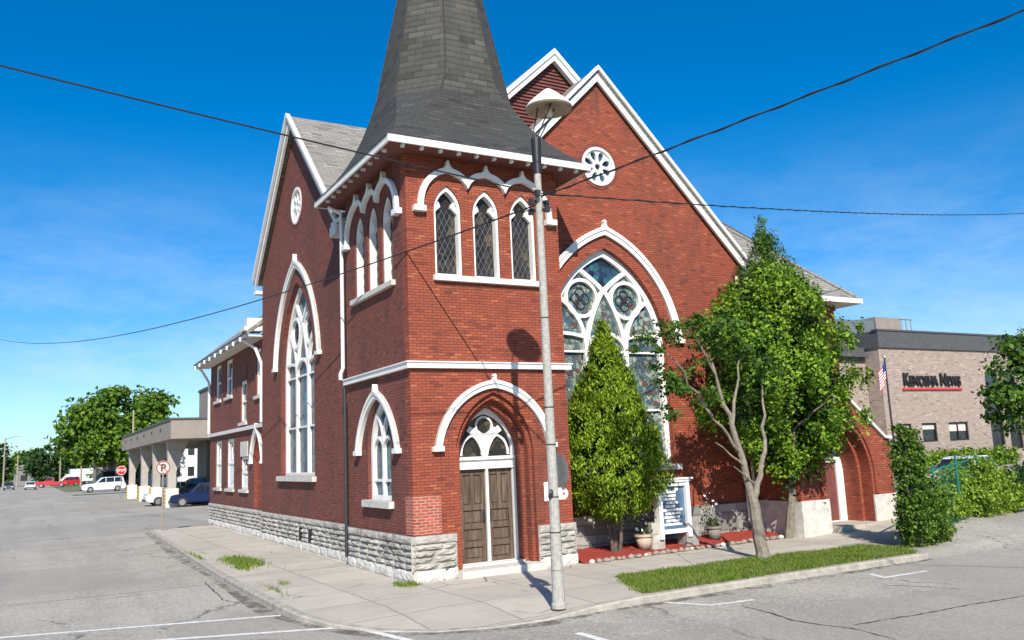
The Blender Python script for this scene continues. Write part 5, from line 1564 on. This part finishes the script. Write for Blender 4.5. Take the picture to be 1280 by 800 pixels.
# ================================================================== LEFT: bank drive-through canopy
bank = thing('bank_canopy', 'tan concrete drive-through canopy on flared columns beside the bank block', 'building', (0, 0, -.11))
def bp(n, me, m, p=bank): return O(n, me, M[m], p)
bp('canopy_roof', boxes((1.3, 22, 45, 79, 4.72, 6.02)), 'concrete_tan')
bp('roof_flashing', boxes((1.22, 22.1, 44.92, 79.1, 6.02, 6.14)), 'grey_dark')
for k in range(6): bp('scupper', boxes((1.27, 1.298, 50 + 5 * k, 50.5 + 5 * k, 5.4, 5.65)), 'black')
bp('bank_wall', boxes((6.1, 22, 56, 63, 0, 9.3)), 'concrete_tan')
bp('bank_wall', boxes((4.6, 6.4, 50.5, 54.5, 0, 4.715)), 'grey_dark')
bp('bank_flashing', boxes((6.0, 22.1, 55.9, 63.1, 9.3, 9.5)), 'grey_dark')
cols = [49.2, 57.5, 65.4, 75.5]
for y in cols:
    bm = bmesh.new()
    plate_into(bm, ('y', y + .35), [[(1.70, 0), (2.24, 0), (2.24, 2.5), (2.75, 3.9), (3.05, 4.715), (1.62, 4.715), (1.70, 3.0)]], 0, .7)
    bp('column', mesh(bm), 'column_grey')
def guard(y):
    t = thing('column_guard', '', 'bollard', (1.97, y, -.11), 0, 'striped guards round the canopy columns')
    O('barrel', boxes((-.42, .42, -.5, .5, 0, 1.3)), M['white'], t)
    bm = bmesh.new()
    for k in range(5):
        for sx in (-1, 1):
            box(bm, sx * .42 - .07, sx * .42 + .03, -.52, .52, .1 + k * .26, .22 + k * .26)
    O('stripe', mesh(bm), M['yellow'], t)
    return t
for y, l in zip(cols, ('nearest white column guard with yellow corner stripes, in front of the white car', 'second white striped guard round the canopy column behind the nearest', 'third white striped guard along the canopy edge', 'farthest white striped column guard, nearest the stop sign')):
    guard(y)['label'] = l

# ================================================================== CARS
def car(name, label, cat, loc, rz, L, W, H, paint, kind='suv', group=None, wheel=.34):
    t = thing(name, label, cat, loc, rz, group)
    h = L / 2; g = .24
    if kind == 'suv':
        prof = [(-h, .42), (-h, .95), (-h + .1, 1.0), (-h + .12, H * .62), (-h * .86, H * .64), (h * .38, H * .60), (h * .9, H * .54), (h, H * .46), (h, .40), (h * .9, .28), (-h * .92, .28)]
        glass = [(-h * .93, H * .62), (-h * .86, H * .985), (-h * .7, H), (h * .0, H), (h * .12, H * .97), (h * .40, H * .60)]
    elif kind == 'sedan':
        prof = [(-h, .45), (-h, .85), (-h * .9, H * .66), (-h * .5, H * .66), (h * .35, H * .62), (h * .85, H * .52), (h, H * .42), (h, .4), (h * .9, .26), (-h * .92, .26)]
        glass = [(-h * .72, H * .65), (-h * .42, H * .96), (-h * .25, H), (h * .02, H), (h * .12, H * .96), (h * .42, H * .62)]
    elif kind == 'pickup':
        prof = [(-h, .55), (-h, 1.05), (-h * .1, 1.05), (-h * .08, H * .62), (h * .42, H * .62), (h * .92, H * .58), (h, H * .48), (h, .5), (h * .9, .4), (-h * .95, .4)]
        glass = [(-h * .08, H * .6), (-h * .03, H * .97), (h * .05, H), (h * .2, H), (h * .27, H * .96), (h * .45, H * .6)]
    else:  # box truck
        prof = [(h * .45, .45), (h * .45, H * .68), (h * .62, H * .7), (h * .88, H * .42), (h, H * .36), (h, .45)]
        glass = [(h * .47, H * .38), (h * .47, H * .66), (h * .62, H * .68), (h * .82, H * .42)]
    def prism(poly, w0, w1, ztop=None, bev=.06):
        bm = bmesh.new(); zs_ = [p[1] for p in poly]; zb, zt = min(zs_), max(zs_)
        wd = lambda z: w0 + (w1 - w0) * (z - zb) / max(.01, zt - zb)
        a = [bm.verts.new((x, -wd(z), z)) for x, z in poly]; b = [bm.verts.new((x, wd(z), z)) for x, z in poly]
        bm.faces.new(a); bm.faces.new(b[::-1])
        for i in range(len(poly)): bm.faces.new((a[i], a[(i + 1) % len(poly)], b[(i + 1) % len(poly)], b[i]))
        bmesh.ops.recalc_face_normals(bm, faces=bm.faces)
        if bev: bmesh.ops.bevel(bm, geom=[e for e in bm.edges if e.calc_face_angle(0) > .25], offset=bev, segments=2, affect='EDGES', clamp_overlap=True)
        return mesh(bm)
    O('body', prism(prof, W / 2, W / 2 - .03), M[paint], t)
    if kind == 'truck':
        O('cargo_box', boxes((-h, h * .43, -W / 2 - .05, W / 2 + .05, .8, H)), M[paint], t)
    cb = O('cabin', prism(glass, W / 2 - .05, W / 2 - .2, bev=.05), M[paint], t)
    # side windows as inset glass, windscreens
    gx0, gx1 = min(p[0] for p in glass), max(p[0] for p in glass); gz0, gz1 = min(p[1] for p in glass), max(p[1] for p in glass)
    def ins(poly, k): 
        cx = sum(p[0] for p in poly) / len(poly); cz = sum(p[1] for p in poly) / len(poly)
        return [(cx + (x - cx) * k, cz + (z - cz) * (k - .08)) for x, z in poly]
    pl = ins(glass, .88)
    n = 3 if kind == 'suv' else (2 if kind == 'sedan' else 1)
    px0, px1 = min(p[0] for p in pl), max(p[0] for p in pl)
    def clip(poly, xa, xb):
        def half(poly, f):
            out = []
            for i in range(len(poly)):
                p, q = poly[i], poly[(i + 1) % len(poly)]; fp, fq = f(p), f(q)
                if fp >= 0: out.append(p)
                if fp * fq < 0:
                    s = fp / (fp - fq); out.append((p[0] + (q[0] - p[0]) * s, p[1] + (q[1] - p[1]) * s))
            return out
        return half(half(poly, lambda p: p[0] - xa), lambda p: xb - p[0])
    for s in (-1, 1):
        bm = bmesh.new()
        for k in range(n):
            a, b = px0 + (px1 - px0) * k / n + .04, px0 + (px1 - px0) * (k + 1) / n - .04
            q = clip(pl, a, b)
            if len(q) < 3: continue
            wz = lambda z: (W / 2 - .05 - .15 * (z - gz0) / (gz1 - gz0)) 
            f1 = [bm.verts.new((x, s * (wz(z) + .012), z)) for x, z in q]; bm.faces.new(f1)
        O('side_window', mesh(bm), M['glass_car'], t)
    # windscreen and rear glass laid on the sloping ends of the cabin
    bm = bmesh.new()
    for (p, q) in ((glass[-1], glass[-2]), (glass[0], glass[1])):
        dx = .025 if p[0] > 0 else -.025
        if p[0] > 0 or kind != 'truck':
            v = []
            for f, yy in ((.12, -1), (.12, 1), (.9, 1), (.9, -1)):
                x, z = p[0] + (q[0] - p[0]) * f, p[1] + (q[1] - p[1]) * f
                ww = (W / 2 - .05 - .15 * (z - gz0) / (gz1 - gz0)) - .08
                v.append(bm.verts.new((x + dx, yy * ww, z + .012)))
            bm.faces.new(v)
    O('windscreen', mesh(bm), M['glass_car'], t)
    wx = h * .62
    for sx in (-1, 1):
        for sy in (-1, 1):
            bm = bmesh.new(); MM = Matrix.Translation((sx * wx, sy * (W / 2 - .1), wheel)) @ Matrix.Rotation(PI / 2, 4, 'X')
            lathe(bm, [(wheel * .6, -.12), (wheel, -.11), (wheel, .11), (wheel * .6, .12)], 18, MM); wh = O('wheel', mesh(bm), M['tyre'], t)
            bm = bmesh.new(); lathe(bm, [(wheel * .62, -.125), (wheel * .62, .125)], 14, MM); O('rim', mesh(bm), M['chrome'], wh)
    for sy in (-1, 1):
        O('headlight', boxes((h - .05, h + .02, sy * (W / 2 - .32) - .16, sy * (W / 2 - .32) + .16, H * .38, H * .46)), M['lamp_glass'], t)
        O('tail_light', boxes((-h - .02, -h + .05, sy * (W / 2 - .2) - .1, sy * (W / 2 - .2) + .1, .8, 1.05)), M['tail'], t)
    O('bumper', boxes((h - .02, h + .06, -W / 2 + .08, W / 2 - .08, .34, .5), (-h - .06, -h + .02, -W / 2 + .08, W / 2 - .08, .36, .52)), M['grey_dark'], t)
    return t
car('parked_car', 'dark blue hatchback parked under the bank canopy', 'car', (3.95, 48.6, -.11), R(176), 4.4, 1.8, 1.62, 'paint_blue', 'suv')
car('parked_car', 'white car half hidden behind the nearest canopy column', 'car', (2.9, 53.5, -.11), R(182), 4.5, 1.85, 1.7, 'paint_white', 'suv')
car('parked_car', 'dark van parked deep under the canopy behind the blue hatchback', 'van', (3.9, 52.0, -.11), R(178), 4.4, 1.9, 1.95, 'paint_grey', 'suv')
car('moving_car', 'white sport utility vehicle crossing at the end of the street', 'car', (2.2, 113.5, -.1), R(181), 5.4, 2.0, 1.95, 'paint_white', 'suv', wheel=.4)
car('pickup_truck', 'red pickup truck far down the street', 'truck', (-2.2, 186, -.1), R(170), 6.0, 2.1, 2.05, 'paint_red', 'pickup', wheel=.42)
car('pickup_truck', 'second red vehicle just right of the red pickup truck', 'truck', (.9, 192, -.1), R(185), 4.8, 2.0, 1.9, 'paint_red', 'suv', wheel=.4)
car('box_truck', 'white box truck at the far end of the street', 'truck', (3.1, 205, -.1), R(186), 6.6, 2.4, 3.6, 'paint_white', 'truck', wheel=.45)
car('moving_car', 'small white car far down the street left of the red pickup', 'car', (-6.2, 168, -.1), R(-92), 4.4, 1.8, 1.45, 'paint_white', 'sedan')
car('parked_car', 'dark car at the far left end of the street', 'car', (-9.8, 176, -.1), R(-90), 4.4, 1.8, 1.5, 'paint_grey', 'sedan')
car('parked_car', 'white car seen between the ivy and bright shrub in the side lot', 'car', (26.8, 4.6, .26), R(8), 4.5, 1.8, 1.45, 'paint_white', 'sedan')

# ================================================================== POLES down the street
def upole(label, loc, h, arm=0, lampy=False):
    t = thing('utility_pole', label, 'utility pole', loc, 0)
    O('pole', tubes(([(0, 0, -.1), (0, 0, h)], [.17, .11], 8)), M['wood_pole'], t)
    if arm: O('crossarm', boxes((-arm, arm, -.07, .07, h - .7, h - .55)), M['wood_pole'], t)
    if lampy:
        O('lamp_arm', tubes(([(0, 0, h - .5), (.8, 0, h - .1), (2.2, 0, h + .3)], .05, 6)), M['grey_metal'], t)
        bm = bmesh.new(); lathe(bm, [(.05, .0), (.25, .08), (.28, .2), (.1, .32)], 10, Matrix.Translation((2.4, 0, h + .15))); O('lamp_head', mesh(bm), M['white_dirty'], t)
    return t
upole('tall bare wooden pole right of the big tree by the white sport utility vehicle', (5.2, 108, 0), 10.6)
upole('pale utility pole behind the red pickup, thickest of the far poles', (-.7, 190, 0), 9.0, 1.0)
upole('thin utility pole left of the white sport utility vehicle', (2.9, 182, 0), 9.2, .9)
upole('short far pole between the small white car and the left edge', (-8.6, 196, 0), 6.9)
upole('street light pole with a curved arm at the left edge of the street', (-10.8, 178, 0), 10.0, 0, True)

# ================================================================== BUILDINGS at the end of the street
fb = thing('far_building', 'white two-storey building with rows of dark windows seen through the canopy columns', 'building', (19, 128, 0))
O('wall', boxes((-9, 9, 0, 8, 0, 7.6)), M['white_dirty'], fb)
O('roof', boxes((-9.2, 9.2, -.2, 8.2, 7.6, 7.9)), M['grey_dark'], fb)
for r in range(2):
    for k in range(8):
        x = -8 + k * 2.1
        w_ = O('window', plate(('y', 0), [rect(x, x + 1.2, 1.2 + 3.3 * r, 2.9 + 3.3 * r), rect(x + .1, x + 1.1, 1.3 + 3.3 * r, 2.8 + 3.3 * r)], .003, .06), M['white'], fb)
        O('pane', plate(('y', 0), [rect(x + .08, x + 1.12, 1.28 + 3.3 * r, 2.82 + 3.3 * r)], .004, .03), M['glass'], w_)
fb = thing('far_building', 'low tan building behind the white sport utility vehicle', 'building', (10.0, 140, 0))
O('wall', boxes((-7, 7, 0, 8, 0, 3.6)), M['concrete_tan'], fb)
O('roof', boxes((-7.3, 7.3, -.3, 8.3, 3.6, 4.0)), M['grey_dark'], fb)
for k in range(4): O('window', plate(('y', 0), [rect(-6 + 3.2 * k, -4 + 3.2 * k, 1.1, 2.6)], .003, .04), M['glass'], fb)
fb = thing('far_building', 'small grey house far down the street left of the red pickup', 'building', (-5.6, 232, 0))
O('wall', boxes((-4, 4, 0, 8, 0, 4.0)), M['grey_metal'], fb)
O('roof', plate(('y', -.3), [[(-4.5, 4), (4.5, 4), (0, 6.5)]], -8.6, 0), M['shingle'], fb)
O('window', plate(('y', 0), [rect(-2.5, -1, 1.2, 2.6), ], .003, .05), M['glass'], fb)

# ================================================================== FAR TREES
lb = [((0, 0, 11.2), (5.5, 5, 4.2)), ((-4.6, 0, 8.6), (4.0, 4, 3.4)), ((4.6, 0, 9.6), (3.9, 4, 3.8)), ((-3.4, -1, 11.4), (3.0, 3, 2.6)), ((0, -2.5, 6.2), (5.6, 4, 3.0)), ((5.6, 0, 12.4), (2.2, 2.2, 2.0)), ((3.6, -1, 5.4), (3.8, 3.5, 2.6)), ((-5.6, 0, 6.0), (2.6, 2.6, 2.2)), ((-1, -1, 13.6), (2.4, 2.4, 1.6))]
far_tree('oak_tree', 'big spreading green tree at the end of the left street', (5.0, 127, 0), lb, 520, 34, .62, .62, 'leaf_far', 101, 3.6, .42)
specs = [(-1.2, 224, 10.5, 6, 'rounded tree behind the red pickup'), (-13.2, 232, 11, 3.0, 'dark narrow tree at the left edge behind the street light'), (2.2, 240, 8.8, 4.5, 'bushy tree behind the white box truck'), (-7.5, 250, 9.5, 5, 'rounded tree above the small far house'),
         (12.5, 134, 8.5, 4.2, 'leafy tree behind the nearest end of the canopy'), (17, 150, 8, 5, 'leafy tree left of the white two-storey building'), (-20, 245, 11, 7, 'wide tree beyond the left edge of the street'), (9.5, 172, 7.2, 5, 'low tree behind the tan building'), (28, 118, 6.2, 3.0, 'small tree in front of the white two-storey building')]
for k, (x, y, h, wd, l) in enumerate(specs):
    lb = [((0, 0, h * .62), (wd * .8, wd * .8, h * .36)), ((wd * .55, 0, h * .42), (wd * .6, wd * .6, h * .27)), ((-wd * .55, 0, h * .45), (wd * .6, wd * .6, h * .28)), ((0, -1, h * .25), (wd * .7, wd * .6, h * .2))]
    far_tree('shade_tree', l, (x, y, 0), lb, 150, 22, .6, .75, ('leaf_dark', 'leaf_far')[k % 2 if k != 1 else 0], 110 + k, h * .25, .28)
bm = bmesh.new()
r = np.random.default_rng(5); P = []
for k in range(90):
    x = -120 + k * 3.4 + r.normal(); y = 300 + 25 * r.random(); h = 6 + 4 * r.random()
    P.append(np.array([x, y, h * .5]) + r.normal(size=(120, 3)) * np.array([3, 2, h * .24]))
P = np.concatenate(P); P[:, 2] = np.abs(P[:, 2])
bm.free()
tag(O('distant_wood', leaf_mesh(P, 1.3, r, None, upw=.4, aspect=.7), M['leaf_far']), 'distant band of trees closing the end of the street', 'wood', kind='stuff')
